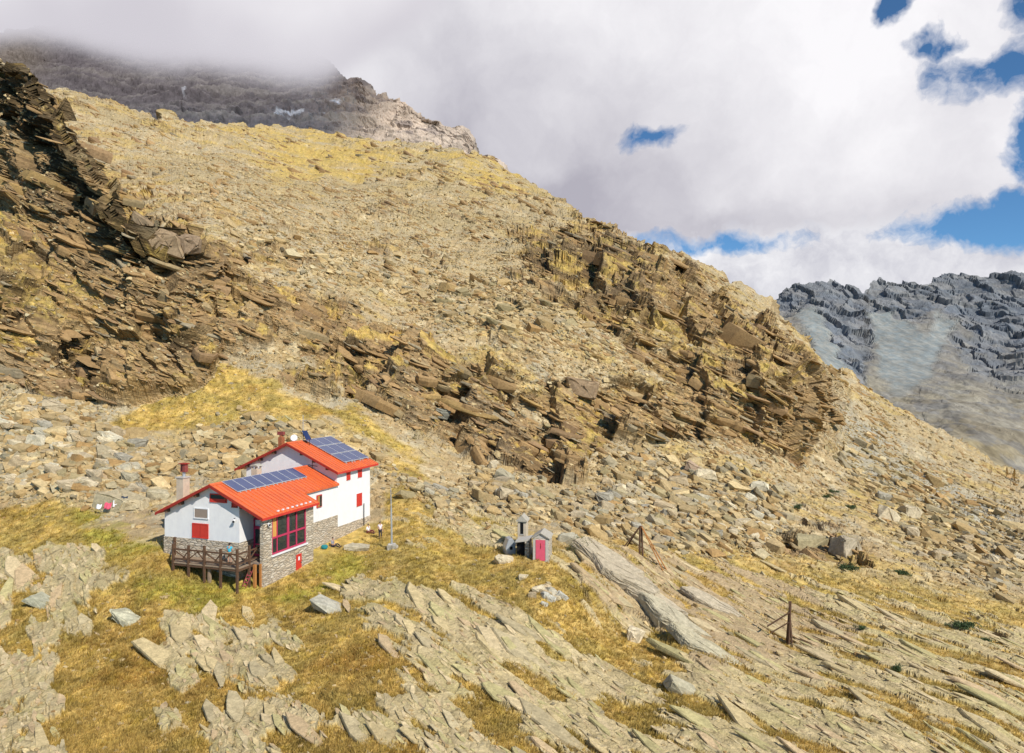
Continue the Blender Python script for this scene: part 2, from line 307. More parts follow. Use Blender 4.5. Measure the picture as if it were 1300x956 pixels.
# --- colour of the ground
def c3(*c): return np.array(c, f32)
def mixv(a, b, t): return a+(b-a)*t[:, None]
N = len(W)
fine = vn(W, .5, 95); mid = fbm(W, 3., 3, 96); big = fbm(W, 22., 3, 97)
TAN, PALE, GREYR, RUST = c3(.46, .355, .215), c3(.59, .49, .325), c3(.37, .33, .25), c3(.38, .265, .15)
CL1, CL2, CL3, CL4 = c3(.36, .245, .135), c3(.22, .15, .09), c3(.46, .32, .16), c3(.33, .275, .19)
G1, G2, G3, G4 = c3(.58, .42, .18), c3(.45, .345, .145), c3(.41, .26, .10), c3(.40, .36, .11)
c_scree = mixv(mixv(np.tile(TAN, (N, 1)), PALE, sm(.5, .95, rpa)), GREYR, sm(.62, .2, rpb)*.6)
c_scree = mixv(c_scree, RUST, sm(.56, .72, mid)*.45)
c_scree = mixv(c_scree, c3(.36, .355, .31), np.clip(gy*1.1, 0, 1)*.7)
c_cliff = mixv(mixv(np.tile(CL1, (N, 1)), CL2, sm(.55, .25, ra)*.55+sm(.5, .1, rb)*.3), CL3, sm(.55, .95, rb)*.6)
c_cliff = mixv(c_cliff, CL4, sm(.5, .9, rc)*.45); c_cliff = mixv(c_cliff, c3(.16, .13, .10), sm(.60, .74, big)*.6)
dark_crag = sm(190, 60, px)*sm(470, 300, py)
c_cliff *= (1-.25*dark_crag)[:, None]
c_cliff = mixv(c_cliff, c3(.36, .26, .15), np.full(N, .35, f32))*(1-.72*dk)[:, None]  # dk puts the shade of hollows and overhangs into the cliff colour
c_gr = mixv(mixv(np.tile(G1, (N, 1)), G2, sm(.42, .62, mid)), G3, sm(.55, .75, fbm(W, 5., 3, 98))*.75)
c_gr = mixv(c_gr, c3(.22, .165, .06), sm(.55, .70, fbm(W@FG, (3., 1.3, 2.), 4, 120))*.6); c_gr = mixv(c_gr, c3(.45, .33, .15), sm(130, 260, dist)*.55); c_gr = mixv(c_gr, G4, np.clip(gn*1.1, 0, 1)*sm(.3, .6, mid)*.8); c_gr = mixv(c_gr, c3(.50, .36, .11), sm(.5, .9, fine)*.5)
c_gr *= (.62+.76*fbm(W, .8, 2, 99))[:, None]
c_sl = mixv(mixv(np.tile(c3(.51, .415, .245), (N, 1)), c3(.58, .475, .30), _r(h3b, 9)), c3(.44, .395, .19), sm(.5, .7, fbm(W, 1.6, 3, 101))*.35)
c_sl *= ((.5+.5*sm(0, .06, F2-F1))*(.75+.25*sm(0, .05, F2b-F1b))*(.85+.3*fbm(W, .5, 2, 140)))[:, None]
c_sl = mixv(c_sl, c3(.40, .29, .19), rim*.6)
grass_w = np.clip(sm(.43, .57, gr*.46+.26*mid+.5*fbm(W@FR, (11., 5., 4.), 4, 102)-.12)*(1-.45*cliffiness)*(1-.35*scr), 0, 1)
ledge_g = sm(.55, .62, fbm(W@FR, (10., 8., 2.6), 4, 130))*cliffiness*sm(.25, .5, Nn[:, 2])
grass_w = np.maximum(grass_w, ledge_g*.9)
slope_up = sm(.2, .5, Nn[:, 2])
grass_w = np.clip(np.maximum(grass_w, sm(100, 82, dist)*sm(675, 705, py)*(.75+.25*mid)), 0, 1)
c_scree = mixv(c_scree, c3(.36, .29, .18), sm(150, 300, dist)*(.1+.65*sm(.4, .62, fbm(W@FR, (40., 9., 9.), 4, 121))))
tuft = sm(.50, .60, fbm(W@FR, (16., 7., 7.), 5, 103)+.1*(gr-.3))*(1-scr*.6)*slope_up*(.75-.35*scr)
grass_w = grass_w*(1-steep2*.9*sm(60, 85, dist)); tuft = tuft*(1-steep2*.8)
cliffc = np.maximum(np.clip(sm(.25, .6, cliffiness+.2*(mid-.5)), 0, 1), steep2*.55*sm(70, 95, dist))
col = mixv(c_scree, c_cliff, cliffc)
col = mixv(col, c_gr, np.clip(np.maximum(grass_w, tuft*.8), 0, 1)*(1-slab_on))
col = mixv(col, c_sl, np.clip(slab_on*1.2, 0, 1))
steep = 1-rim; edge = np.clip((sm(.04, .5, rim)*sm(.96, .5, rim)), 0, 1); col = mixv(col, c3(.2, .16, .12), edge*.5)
gold_spots = grass_w
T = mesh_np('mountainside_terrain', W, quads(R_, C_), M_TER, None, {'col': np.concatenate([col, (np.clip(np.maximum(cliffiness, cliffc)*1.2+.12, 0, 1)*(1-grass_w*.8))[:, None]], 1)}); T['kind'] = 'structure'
WG = W.reshape(R_, C_, 3); NG = Nn.reshape(R_, C_, 3); GRW = (grass_w*(1-slab_on)).reshape(R_, C_); PYG = PY
def cell(px_, py_):
    c = int(np.argmin(abs(cols-px_))); r = int(np.argmin(abs(PYG[:len(rt), c]-py_))); return r, c
def ground(px_, py_):
    r, c = cell(px_, py_); return Vector([float(k) for k in WG[r, c]])
def drop(x, y):
    """height of the terrain under (x, y)"""
    px_ = CX+F*x/y; c = int(np.argmin(abs(cols-px_))); Ys = WG[:len(rt), c, 1]; r = int(np.argmin(abs(Ys-y))); return float(WG[r, c, 2])

# ------------------------------------------------------------------ boulders
def rock_proto(seed, flat):
    rs = np.random.default_rng(seed); bm = bmesh.new()
    for s in range(8):
        p = np.array([(s & 1)*2-1, (s >> 1 & 1)*2-1, (s >> 2 & 1)*2-1.])*.72; p += rs.uniform(-.34, .34, 3); bm.verts.new(p*np.array([1.1, .85, flat]))
    for s in range(3): p = rs.normal(size=3); p /= np.linalg.norm(p); bm.verts.new(p*.95*np.array([1.1, .85, flat]))
    r = bmesh.ops.convex_hull(bm, input=bm.verts); bmesh.ops.delete(bm, geom=[e for e in r['geom_interior'] if isinstance(e, bmesh.types.BMVert)], context='VERTS')
    return finish(bm)
def finish(bm):
    bmesh.ops.triangulate(bm, faces=bm.faces); bm.verts.ensure_lookup_table(); bm.verts.index_update()
    V = np.array([v.co[:] for v in bm.verts], f32); T_ = np.array([[v.index for v in f.verts] for f in bm.faces], np.int32); bm.free()
    return V, T_
PROT = [rock_proto(100+i, f) for i, f in enumerate((.35, .45, .55, .3, .7, .5, .4, .6, .28, .8, .5, .38))]
def plate_proto(seed):
    rs = np.random.default_rng(seed); bm = bmesh.new(); n = rs.integers(5, 8); an = np.sort(rs.uniform(0, 2*math.pi/n*.8, n)+np.arange(n)*2*math.pi/n)
    for a in an:
        r = rs.uniform(.75, 1.1); x, y = math.cos(a)*r, math.sin(a)*r; bm.verts.new((x, y, .5+.12*x*rs.uniform(-1, 1))); bm.verts.new((x*1.05, y*1.05, .15)); bm.verts.new((x*rs.uniform(.8, 1.1), y*rs.uniform(.8, 1.1), -.5))
    r = bmesh.ops.convex_hull(bm, input=bm.verts); bmesh.ops.delete(bm, geom=[e for e in r['geom_interior'] if isinstance(e, bmesh.types.BMVert)], context='VERTS')
    return finish(bm)
PLATES = [plate_proto(500+i) for i in range(12)]
ROCKC = [TAN, PALE, GREYR, c3(.46, .37, .24), c3(.53, .47, .34), RUST, c3(.38, .33, .22)]
def rots(n, Nv, rs, tilt=.45):
    yaw = rs.uniform(0, 2*math.pi, n); z = Nv+rs.normal(size=(n, 3))*tilt*.6+NS*.5; z /= np.linalg.norm(z, axis=1, keepdims=True)
    a = np.stack([np.cos(yaw)+1.1, np.sin(yaw)*.8, -.3+0*yaw], 1); a -= z*(a*z).sum(1, keepdims=True); a /= np.linalg.norm(a, axis=1, keepdims=True)
    b = np.cross(z, a); return np.stack([a, b, z], 2)
def scatter(name, n, weight, size_px, rs, bury=.25, smin=.15, smax=5.):
    """a mass of stones lying on the slope"""
    R = len(rt); w = weight[:R].copy(); w = np.where((PYG[:R] > 975) | (PX[:R] < -60) | (PX[:R] > 1370), w*.15, w)
    cw = np.gradient(cols)[None]*np.abs(np.gradient(PYG[:R], axis=0)); w = (w*cw).ravel(); w /= w.sum()
    idx = rs.choice(len(w), n, p=w); P0 = WG[:R].reshape(-1, 3)[idx]; N0 = NG[:R].reshape(-1, 3)[idx]
    px_s = size_px(rs, n); S = np.clip(px_s*P0[:, 1]/F*.62, smin, smax); 
    return idx, P0, N0, S
def pool_mesh(name, P0, N0, S, rs, colfn, bury=.25, mat=None):
    Rm = rots(len(P0), N0, rs); k = rs.integers(0, len(PROT), len(P0)); VV, FF, CC = [], [], []; base = 0
    cc = colfn(rs, len(P0), P0)
    for j, (V, T_) in enumerate(PROT):
        m = k == j; n = m.sum()
        if not n: continue
        sc = S[m][:, None]*rs.uniform(.75, 1.3, (n, 3))
        v = np.einsum('nij,nkj->nki', Rm[m], V[None]*sc[:, None])+P0[m][:, None]+(N0[m]*S[m][:, None]*(.35-bury))[:, None]
        f = T_[None]+(np.arange(n)*len(V))[:, None, None]+base; base += n*len(V)
        VV.append(v.reshape(-1, 3)); FF.append(f.reshape(-1, 3)); CC.append(np.repeat(cc[m], len(V), 0))
    return mesh_np(name, np.concatenate(VV), np.concatenate(FF), mat or M_ROCK, None, {'col': np.concatenate(CC)})
def stone_col(rs, n, P0):
    c = np.array(ROCKC)[rs.choice(len(ROCKC), n, p=[.28, .17, .14, .18, .07, .06, .10])]*rs.uniform(.72, 1.08, (n, 1))*np.array([1, .95, .86])
    return c.astype(f32)
clg, grg, scg, slg, gyg, insg = [a.reshape(R_, C_) for a in (cliffiness, gr, scr, slab_on, gy, inside)]
Yg = WG[:, :, 1]
patch = fbm(WG.reshape(-1, 3), 12., 3, 110).reshape(R_, C_)
base_w = np.clip(1-clg*.8, 0, 1)*np.clip(.12+scg*1.25-GRW*.5, .02, 2)*(1-.97*insg)*sm(60, 78, Yg)*sm(.2, .55, patch)
base_w *= (1-sm(.5,1,GRW)*.7); base_w += sm(80, 130, Yg)*.45*(1-clg*.6)*(1-GRW*.85)*(1-insg)+(sm(84, 60, Yg)*.02*(1-insg))
rs = np.random.default_rng(5)
pw = lambda a, b, p: (lambda rs, n: a*(1-rs.random(n)*(1-(a/b)**p))**(-1/p))
idx, P0, N0, S = scatter('', 62000, base_w, pw(1.6, 8, 2.4), rs, smin=.12, smax=1.3); S *= np.clip(1.15-P0[:, 1]/600., .55, 1)
o = pool_mesh('scree_stones', P0, N0, S, rs, stone_col); o['kind'] = 'stuff'; o['label'] = 'loose pale angular scree stones covering the mountain slope'; o['category'] = 'scree'
# plates that stick out of the cliffs
idx, P0, N0, S = scatter('', 10000, clg**2*lerp(.4, 1., sm(150, 380, PX))*(1-insg)*np.clip(1-GRW*1.6, .02, 1), pw(2.6, 26, 1.9), rs, smin=.2, smax=3.4)
def cliff_col(rs, n, P0): 
    return (np.array([CL1, CL1*1.1, CL3*.85, CL4, CL2*1.5, TAN*.8])[rs.choice(6, n, p=[.35, .25, .1, .08, .12, .1])]*rs.uniform(.75, 1.15, (n, 1))).astype(f32)
def slab_mesh(name, P0, S, rs, colfn, stretch=(1.35, .8, .5), zb=None, jit=.13):
    n = len(P0); z = (NS if zb is None else zb)+rs.normal(size=(n, 3))*jit; z /= np.linalg.norm(z, axis=1, keepdims=True)
    a = (D1 if zb is None else DG)+rs.normal(size=(n, 3))*(.25 if zb is None else .18); a -= z*(a*z).sum(1, keepdims=True); a /= np.linalg.norm(a, axis=1, keepdims=True)
    Rm = np.stack([a, np.cross(z, a), z], 2); k = rs.integers(0, len(PLATES), n); VV, FF, CC = [], [], []; base = 0; cc = colfn(rs, n, P0)
    for j, (V, T_) in enumerate(PLATES):
        m = k == j; q_ = m.sum(); sc = S[m][:, None]*np.array(stretch)*rs.uniform(.7, 1.3, (q_, 3))
        v = np.einsum('nij,nkj->nki', Rm[m], V[None]*sc[:, None])+P0[m][:, None]
        FF.append((T_[None]+(np.arange(q_)*len(V))[:, None, None]+base).reshape(-1, 3)); base += q_*len(V)
        VV.append(v.reshape(-1, 3)); CC.append(np.repeat(cc[m], len(V), 0))
    return mesh_np(name, np.concatenate(VV), np.concatenate(FF), M_ROCK, None, {'col': np.concatenate(CC)})
o = slab_mesh('cliff_ledges', P0-N0*S[:, None]*.55, S, rs, cliff_col, (2.0, 1.15, .30), None, .07); o['kind'] = 'stuff'; o['label'] = 'jutting brown rock ledges of the layered cliffs'; o['category'] = 'rock ledges'
idx, P0, N0, S = scatter('', 420, clg**2*lerp(.3, 1., sm(150, 380, PX))*(1-insg)*(1-GRW*.9), pw(14, 50, 1.7), rs, smin=.4, smax=6)
o = slab_mesh('cliff_blocks', P0-N0*S[:, None]*.6, S, rs, cliff_col, (1.25, .9, .7)); o['kind'] = 'stuff'; o['label'] = 'large brown blocks broken out of the cliff bands'; o['category'] = 'cliff blocks'
idx, P0, N0, S = scatter('', 9000, np.clip(scg-.15, 0, 1)*(1-clg)*(1-insg)*(1-GRW*.7)*sm(66, 80, Yg)*sm(210, 130, Yg), pw(4.5, 20, 2.3), rs, smin=.2, smax=2.0)
o = pool_mesh('field_stones', P0, N0, S, rs, stone_col, .2); o['kind'] = 'stuff'; o['label'] = 'middle sized blocks of the boulder fields below the cliffs'; o['category'] = 'boulder field'
idx, P0, N0, S = scatter('', 4200, sm(110, 160, Yg)*(1-clg)*sm(.46, .6, patch)*(1-insg), pw(4, 16, 1.9), rs, smin=.3, smax=5)
o = slab_mesh('outcrop_ledges', P0-N0*S[:, None]*.3, S, rs, cliff_col); o['kind'] = 'stuff'; o['label'] = 'small dark outcrops breaking through the upper slope'; o['category'] = 'outcrops'
SLC = [c3(.53,.43,.26), c3(.59,.48,.31), c3(.47,.41,.23), c3(.51,.39,.25), c3(.46,.385,.25)]
def bench_col(rs, n, P0): return (np.array(SLC)[rs.integers(0, 5, n)]*rs.uniform(.85, 1.12, (n, 1))).astype(f32)
idx, P0, N0, S = scatter('', 2600, (slg**2*sm(.2, .6, slg)+.010)*sm(112, 90, Yg)*(1-insg), pw(6, 80, 1.7), rs, smin=.2, smax=2.2)
zz = N0*.6+NS*.5; zz /= np.linalg.norm(zz, axis=1, keepdims=True)
o = slab_mesh('slab_benches', P0-zz*S[:, None]*.08, S*.85, rs, bench_col, (2.1, .5, .22), zz, .035); o['kind'] = 'stuff'; o['label'] = 'thin pale rock benches dipping to the right through the grass'; o['category'] = 'rock benches'
# boulders one can tell apart
def boulder(px_, py_, wpx_, hpx, colr, name='boulder', seed=0, tilt=.15, long=None, bury=.3, flat=1.):
    r, c = cell(px_, py_); p = WG[r, c]; Y = p[1]; V, T_ = PROT[seed % len(PROT)]; rs_ = np.random.default_rng(seed+900)
    ext = V.max(0)-V.min(0); sx = wpx_*Y/F/ext[0]; sz = hpx*Y/F/ext[2]; sy = sx*.75*flat
    me_name = name
    me = bpy.data.meshes.new(me_name); bm = bmesh.new(); vs = [bm.verts.new((v[0]*sx, v[1]*sy, v[2]*sz)) for v in V]
    for t in T_: bm.faces.new([vs[i] for i in t])
    bmesh.ops.dissolve_limit(bm, angle_limit=.25, verts=bm.verts, edges=bm.edges)
    bmesh.ops.bevel(bm, geom=bm.edges[:], offset=min(sx, sz)*.06, segments=1, affect='EDGES')
    bmesh.ops.triangulate(bm, faces=bm.faces); bmesh.ops.subdivide_edges(bm, edges=bm.edges[:], cuts=1)
    k = min(sx, sz)*.07
    for v in bm.verts: v.co += Vector(rs_.normal(size=3)*k*.5)
    bm.to_mesh(me); bm.free()
    n = len(me.vertices); a = me.attributes.new('col', 'FLOAT_COLOR', 'POINT'); cc = np.ones((n, 4), f32); cc[:, :3] = np.array(colr)*rs_.uniform(.85, 1.12, (n, 1)); a.data.foreach_set('color', cc.ravel())
    me.materials.append(M_ROCK); o = bpy.data.objects.new(name, me); COL.objects.link(o)
    o.location = Vector(p)+Vector((0, 0, sz*(.5-bury))); th = tilt
    o.rotation_euler = (rs_.uniform(-.12, .12), th, rs_.uniform(-.35, .35))
    return o
def tag(o, label, cat, group=None):
    o['kind'] = 'thing'
    o['label'] = label; o['category'] = cat
    if group: o['group'] = group
    return o
NAMED = [(1127,657,34,22,PALE,.35,'large pale leaning boulder with a black shadow side above the right hand gully'),
 (737,497,42,26,c3(.36,.25,.15),.1,'big brown flat topped block perched on the middle cliff'),
 (805,816,24,22,PALE*1.1,.05,'pale upright stone standing in grass below the long overhanging slab'),
 (420,777,52,13,c3(.44,.41,.32),.42,'long flat grey slab lying in grass below the hut'),
 (196,300,62,30,c3(.30,.21,.125),.35,'large brown block on the ridge line of the left crag'),
 (222,312,58,30,c3(.33,.235,.14),.3,'large brown block just right of and below the biggest ridge block of the left crag'),
 (240,318,46,26,c3(.27,.19,.12),.25,'lowest of the brown blocks where the left crag ridge meets the scree'),
 (178,290,36,26,c3(.28,.2,.12),.4,'uppermost of the brown blocks on the left crag ridge'),
 (1075,700,40,30,CL4*1.3,.1,'grey green block at the right end of the low overhang'),
 (1030,683,46,24,c3(.36,.3,.17),.0,'squat ochre block beside the dark hollow in the overhang'),
 (150,641,70,27,c3(.48,.40,.25),.12,'broad boulder with washing draped over it, left of the hut'),
 (200,634,34,18,c3(.44,.38,.25),.1,'rounded boulder touching the back corner of the hut'),
 (110,618,34,16,PALE,.1,'flat pale boulder just above the washing boulder'),
 (560,520,30,14,c3(.25,.24,.19),.2,'dark grey green slab on the lower cliff face'),
 (1122,632,22,12,GREYR,.2,'small grey block above the leaning boulder'),
 (880,600,24,18,c3(.42,.3,.2),.5,'reddish tilted block in the boulder field under the grass tongue'),
 (640,715,26,12,PALE,.2,'pale flat stone in the gold grass just left of the shed'),
 (722,690,30,16,c3(.4,.36,.26),.1,'grey stone behind the dark shrub by the shed'),
 (160,790,40,12,c3(.46,.43,.30),.4,'long tilted pale slab in the lower left meadow'),
 (372,700,0,0,PALE,.2,None), (365,668,16,9,PALE,0,None),
 (455,697,34,8,c3(.46,.40,.28),.05,'flat stepping stone on the path beside the hut wall'),
 (497,698,15,10,c3(.42,.38,.3),.0,'stone block at the foot of the metal mast'),
 (865,880,50,20,c3(.45,.4,.27),.4,'broad pale slab at the lower end of the long overhang'),
 (55,770,50,12,c3(.44,.42,.3),.3,'low lichen covered slab in the bottom left meadow')]
for i, (a, b, w_, h_, c_, t_, lb_) in enumerate(NAMED):
    if lb_: tag(boulder(a, b, w_, h_, c_, 'boulder' if h_ > 13 else 'rock_slab', i*5+2, t_), lb_, 'boulder' if h_ > 13 else 'rock slab')
# cairn like outcrop
def big_plate(px_, py_, L, Wd, Tk, colr, label, j, yaw=0., lift=0.):
    p = ground(px_, py_); V, T_ = PLATES[j]; z = Vector(NS+np.array([0, -.05, .25])).normalized(); a = Vector((D1+DG)/2); a.rotate(Matrix.Rotation(yaw, 3, 'Z')); a = (a-z*a.dot(z)).normalized(); b = z.cross(a)
    bm = bmesh.new(); vs = [bm.verts.new((v[0]*L/2, v[1]*Wd/2, v[2]*Tk)) for v in V]
    for t in T_: bm.faces.new([vs[i] for i in t])
    bmesh.ops.dissolve_limit(bm, angle_limit=.2, verts=bm.verts, edges=bm.edges); bmesh.ops.bevel(bm, geom=bm.edges[:], offset=.07, segments=1, affect='EDGES')
    bmesh.ops.triangulate(bm, faces=bm.faces); bmesh.ops.subdivide_edges(bm, edges=bm.edges[:], cuts=3, use_grid_fill=True); r_ = np.random.default_rng(j)
    for v in bm.verts: v.co.z += float(n1(np.array([v.co.x+j*9]), 1.3, j)[0])*.10; v.co += Vector(r_.normal(size=3)*.03)
    me = bpy.data.meshes.new('rock_slab'); bm.to_mesh(me); bm.free(); n = len(me.vertices); at_ = me.attributes.new('col', 'FLOAT_COLOR', 'POINT'); cc = np.ones((n, 4), f32); cc[:, :3] = colr; at_.data.foreach_set('color', cc.ravel())
    me.materials.append(M_ROCK); o = bpy.data.objects.new('rock_slab', me); COL.objects.link(o); o.matrix_world = Matrix.Translation(p+z*lift) @ Matrix((a, b, z)).transposed().to_4x4(); return tag(o, label, 'rock slab')
PT = c3(.47, .39, .27)
big_plate(768, 724, 9, 4.4, 1.7, PT, 'uppermost block of the long undercut slab, just below the brown dead shrub', 0, -.25, .2)
big_plate(793, 750, 8.5, 3.8, 1.6, PT*.95, 'second plate down the undercut slab edge', 1, -.3, .3)
big_plate(820, 774, 8, 3.4, 1.5, PT*1.05, 'third plate down the undercut slab edge', 2, -.35, .3)
big_plate(848, 797, 8, 3.4, 1.6, c3(.47, .41, .28), 'fourth plate down the undercut slab edge, above the pale upright stone', 3, -.3, .2)
big_plate(905, 775, 8, 3., .6, PT, 'broad smooth plate on the back of the undercut slab', 4, -.1, .1)
big_plate(893, 828, 7, 2.6, .8, c3(.48, .42, .28), 'lowest plate of the undercut slab edge', 5, -.3, .1)
rs2 = np.random.default_rng(77)
for i in range(15):
    a = 692+rs2.normal()*13; b = 757+rs2.normal()*8+(a-692)*.35; w_ = rs2.uniform(10, 20)
    tag(boulder(a, b, w_, w_*rs2.uniform(.5, .8), [PALE, GREYR*1.3, c3(.47, .44, .36), TAN][i % 4], 'boulder', 200+i, rs2.uniform(-.2, .5)), 'pale stone in the small heap in gold grass below the shed', 'boulder', 'stones heaped below the shed')
# boulders of the fields, each its own object
idx, P0, N0, S = scatter('', 900, np.clip(scg-.25, 0, 1)**1.5*(1-clg)*(1-insg)*sm(66, 80, Yg)*sm(150, 100, Yg)*(1-GRW*.8), pw(11, 26, 2.6), rs, smax=4)
RR, CCx = np.unravel_index(idx, (len(rt), C_)); cnt = 0
for i in range(len(idx)):
    if cnt >= 235: break
    px_, py_ = PX[RR[i], CCx[i]], PYG[RR[i], CCx[i]]
    if not (0 < px_ < 1300 and 450 < py_ < 830) or (190 < px_ < 500 and 540 < py_ < 760) or (650 < px_ < 730 and 640 < py_ < 730): continue
    w_ = S[i]/.62*F/P0[i, 1]; cnt += 1
    left = px_ < 235; mid_ = px_ < 640
    lbl, grp = (('angular boulder in the field of pale blocks left of the hut', 'boulders left of the hut') if left else
                ('angular boulder in the field of blocks behind the hut roofs', 'boulders behind the hut') if mid_ else
                ('angular boulder in the boulder field behind and right of the shed', 'boulders beyond the shed'))
    tag(boulder(px_, py_, w_*1.15, w_*rs2.uniform(.45, .75), ROCKC[rs2.choice([0, 1, 1, 2, 3, 3, 4, 6])]*rs2.uniform(.85, 1.1), 'boulder', 300+i, rs2.uniform(-.15, .5), bury=.2), lbl, 'boulder', grp)
# ------------------------------------------------------------------ grass
def grass(n, wgt, seed, hpx):
    rs = np.random.default_rng(seed); R = len(rt); w = wgt[:R]*(np.gradient(cols)[None]*np.abs(np.gradient(PYG[:R], axis=0))); w = w.ravel(); w /= w.sum()
    idx = rs.choice(len(w), n, p=w); P0 = WG[:R].reshape(-1, 3)[idx]; B = 6
    hgt = rs.uniform(.12, .36, n)*hpx
    base = np.repeat(P0, B, 0)+np.stack([rs.normal(size=n*B)*.11, rs.normal(size=n*B)*.11, -.03+0*rs.random(n*B)], 1)
    an = rs.uniform(0, 2*math.pi, n*B); wd = .018+rs.random(n*B)*.022; sd = np.stack([np.cos(an), np.sin(an), an*0], 1)*wd[:, None]
    tip = base+np.stack([rs.normal(size=n*B)*.10+.07, rs.normal(size=n*B)*.10, np.repeat(hgt, B)*rs.uniform(.6, 1.1, n*B)], 1)
    V = np.stack([base-sd, base+sd, tip], 1).reshape(-1, 3); Fc = np.arange(n*B*3).reshape(-1, 3)
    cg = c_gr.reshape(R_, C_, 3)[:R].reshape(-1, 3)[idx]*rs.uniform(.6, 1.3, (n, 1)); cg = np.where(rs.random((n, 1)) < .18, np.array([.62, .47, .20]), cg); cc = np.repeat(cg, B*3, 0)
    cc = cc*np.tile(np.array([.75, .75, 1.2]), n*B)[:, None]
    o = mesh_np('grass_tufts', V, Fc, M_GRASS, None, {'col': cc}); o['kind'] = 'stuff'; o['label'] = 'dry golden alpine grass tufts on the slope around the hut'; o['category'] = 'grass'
M_GRASS, nt = new_mat('dry_grass_blades')
a_ = nd(nt, 'ShaderNodeAttribute', attribute_name='col').outputs['Color']
d1_ = nd(nt, 'ShaderNodeBsdfDiffuse', {'Color': a_}).outputs[0]; d2_ = nd(nt, 'ShaderNodeBsdfTranslucent', {'Color': a_}).outputs[0]
out(nt, nd(nt, 'ShaderNodeMixShader', {0: .35, 1: d1_, 2: d2_}).outputs[0])
GM = np.clip(GRW, 0, 1)**1.2*sm(130, 100, Yg)*(1-.0*insg)
inhut = (np.maximum.reduce([-11-hu, hu-.2, -.2-hv, hv-21]) < 0).reshape(R_, C_)
GM = GM*(~inhut)*np.where(PYG > 960, .1, 1)
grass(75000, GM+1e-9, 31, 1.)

# ------------------------------------------------------------------ far mountains
def mountain(name, x0, x1, step, bot, skx, sky, pts, nrow, dfun, cfun, jag, nback=20):
    cs = np.arange(x0, x1, step); G = grid_of(pts, .0002)
    s = np.interp(cs, skx, sky)+n1(cs, 26, 15)*jag+n1(cs, 9, 16)*jag*.5+n1(cs, 3.5, 18)*jag*.2
    X, Y, Pm = relief(cs, np.linspace(0, 1, nrow), bot, s, lambda a, b: lookup(G, a, b), nback, 1.35)
    Nm = gnormals(Pm).reshape(-1, 3); Wm = Pm.reshape(-1, 3).astype(f32); d, c = dfun(X.ravel(), Y.ravel(), Wm, Nm)
    Wm = (Wm+Nm*d[:, None]).astype(f32); o = mesh_np(name, Wm, quads(*X.shape), M_FARM, None, {'col': c}); o['kind'] = 'structure'; return o
def right_fn(x, y, Wm, Nm):
    m1 = poly_mask([[(940,330),(1400,320),(1480,440),(1300,440),(1240,430),(1190,395),(1150,410),(1130,400),(1110,420),(1090,520),(1060,500),(1030,400),(980,395)], ([(1210,430),(1310,440),(1310,500),(1240,480)], .7), ([(1200,395),(1310,380),(1310,440),(1230,430)], .9)], 3)
    m2 = poly_mask([[(1100,400),(1125,395),(1165,420),(1195,440),(1185,480),(1140,505),(1120,480)], [(1185,400),(1215,415),(1200,440),(1180,430)], [(1010,395),(1040,390),(1075,470),(1060,500)]], 4)
    m3 = poly_mask([[(1200,560),(1310,580),(1310,640),(1250,620)]], 12)
    wx = x+(fbm(Wm, 40., 3, 201)-.5)*26; wy = y+(fbm(Wm, 40., 3, 202)-.5)*18
    c1 = mlook(m1, wx, wy).astype(f32); c2 = mlook(m2, wx, wy).astype(f32); g = mlook(m3, wx, wy).astype(f32)
    c1 = np.clip(c1*(1-c2), 0, 1); nb = fbm(Wm, 90., 5, 203); rib = fbm(Wm, (60., 60., 320.), 3, 204); rib2 = fbm(Wm, (12., 20., 60.), 3, 205)
    F1, F2, h, D = vor((Wm@FR)/np.array((55., 44., 13.), f32), 206); F1b, F2b, hb, Db = vor((Wm@FR)/np.array((22., 18., 6.), f32), 207)
    Ww = Wm+((np.stack([fbm(Wm, 60., 4, 216), fbm(Wm, 60., 4, 217), fbm(Wm, 60., 4, 218)], 1)-.5)*90).astype(f32); F1c, F2c, hc, Dc = vor(Ww/np.array((48., 120., 75.), f32), 212); saw2 = (_r(hc, 5)-.5)*.5-Dc[:, 0]*1.2
    streak = fbm(Wm, (7., 7., 90.), 4, 213); bed = fbm(Wm, (160., 160., 6.), 4, 214)
    d = c1*saw2*6+(nb-.5)*26*(1-c2*.8)+c1*(np.abs(rib-.5)*-30+(bed-.5)*9)+(c1*.9+.25)*(1-c2)*((_r(h, 5)-.5)*5+(_r(hb, 5)-.5)*1.5)+(fbm(Wm, 12., 3, 208)-.5)*(4-3.6*c2)
    col = mixv(np.tile(c3(.25, .225, .18), (len(x), 1)), c3(.19, .18, .165), sm(.4, .7, nb)*.8)
    col = mixv(col, c3(.30, .27, .20), sm(.5, .62, fbm(Wm, 30., 4, 209))*.7*sm(400, 520, y))
    col = mixv(col, c3(.205, .205, .205), c1*.9); col = mixv(col, c3(.12, .14, .165), c1*sm(.53, .43, bed)*.7); col = mixv(col, c3(.13, .145, .165), c1*sm(.5, .2, _r(h, 6))*.6); col = mixv(col, c3(.2, .2, .195), c1*sm(.6, .95, _r(hb, 8))*.4)  # blue-grey in these tones is distance haze mixed into the rock colour
    col = mixv(col, mixv(np.tile(c3(.22, .25, .25), (len(x), 1)), c3(.28, .285, .26), sm(.42, .6, streak)), c2*.9); col = mixv(col, mixv(np.tile(c3(.23, .19, .12), (len(x), 1)), c3(.29, .26, .20), sm(.4, .6, fbm(Wm, (30., 30., 10.), 4, 215))), sm(470, 540, y)*.7); col = mixv(col, c3(.33, .25, .10), g*.6*sm(.4, .6, nb))
    sp = sm(.55, .75, _r(hb, 9))*(1-c2)*.35; col = mixv(col, c3(.14, .15, .17), sp)
    return d.astype(f32)*sm(2000, 900, Wm[:, 1]*0+900), col*(.9+.2*fbm(Wm, 6., 2, 210))[:, None]
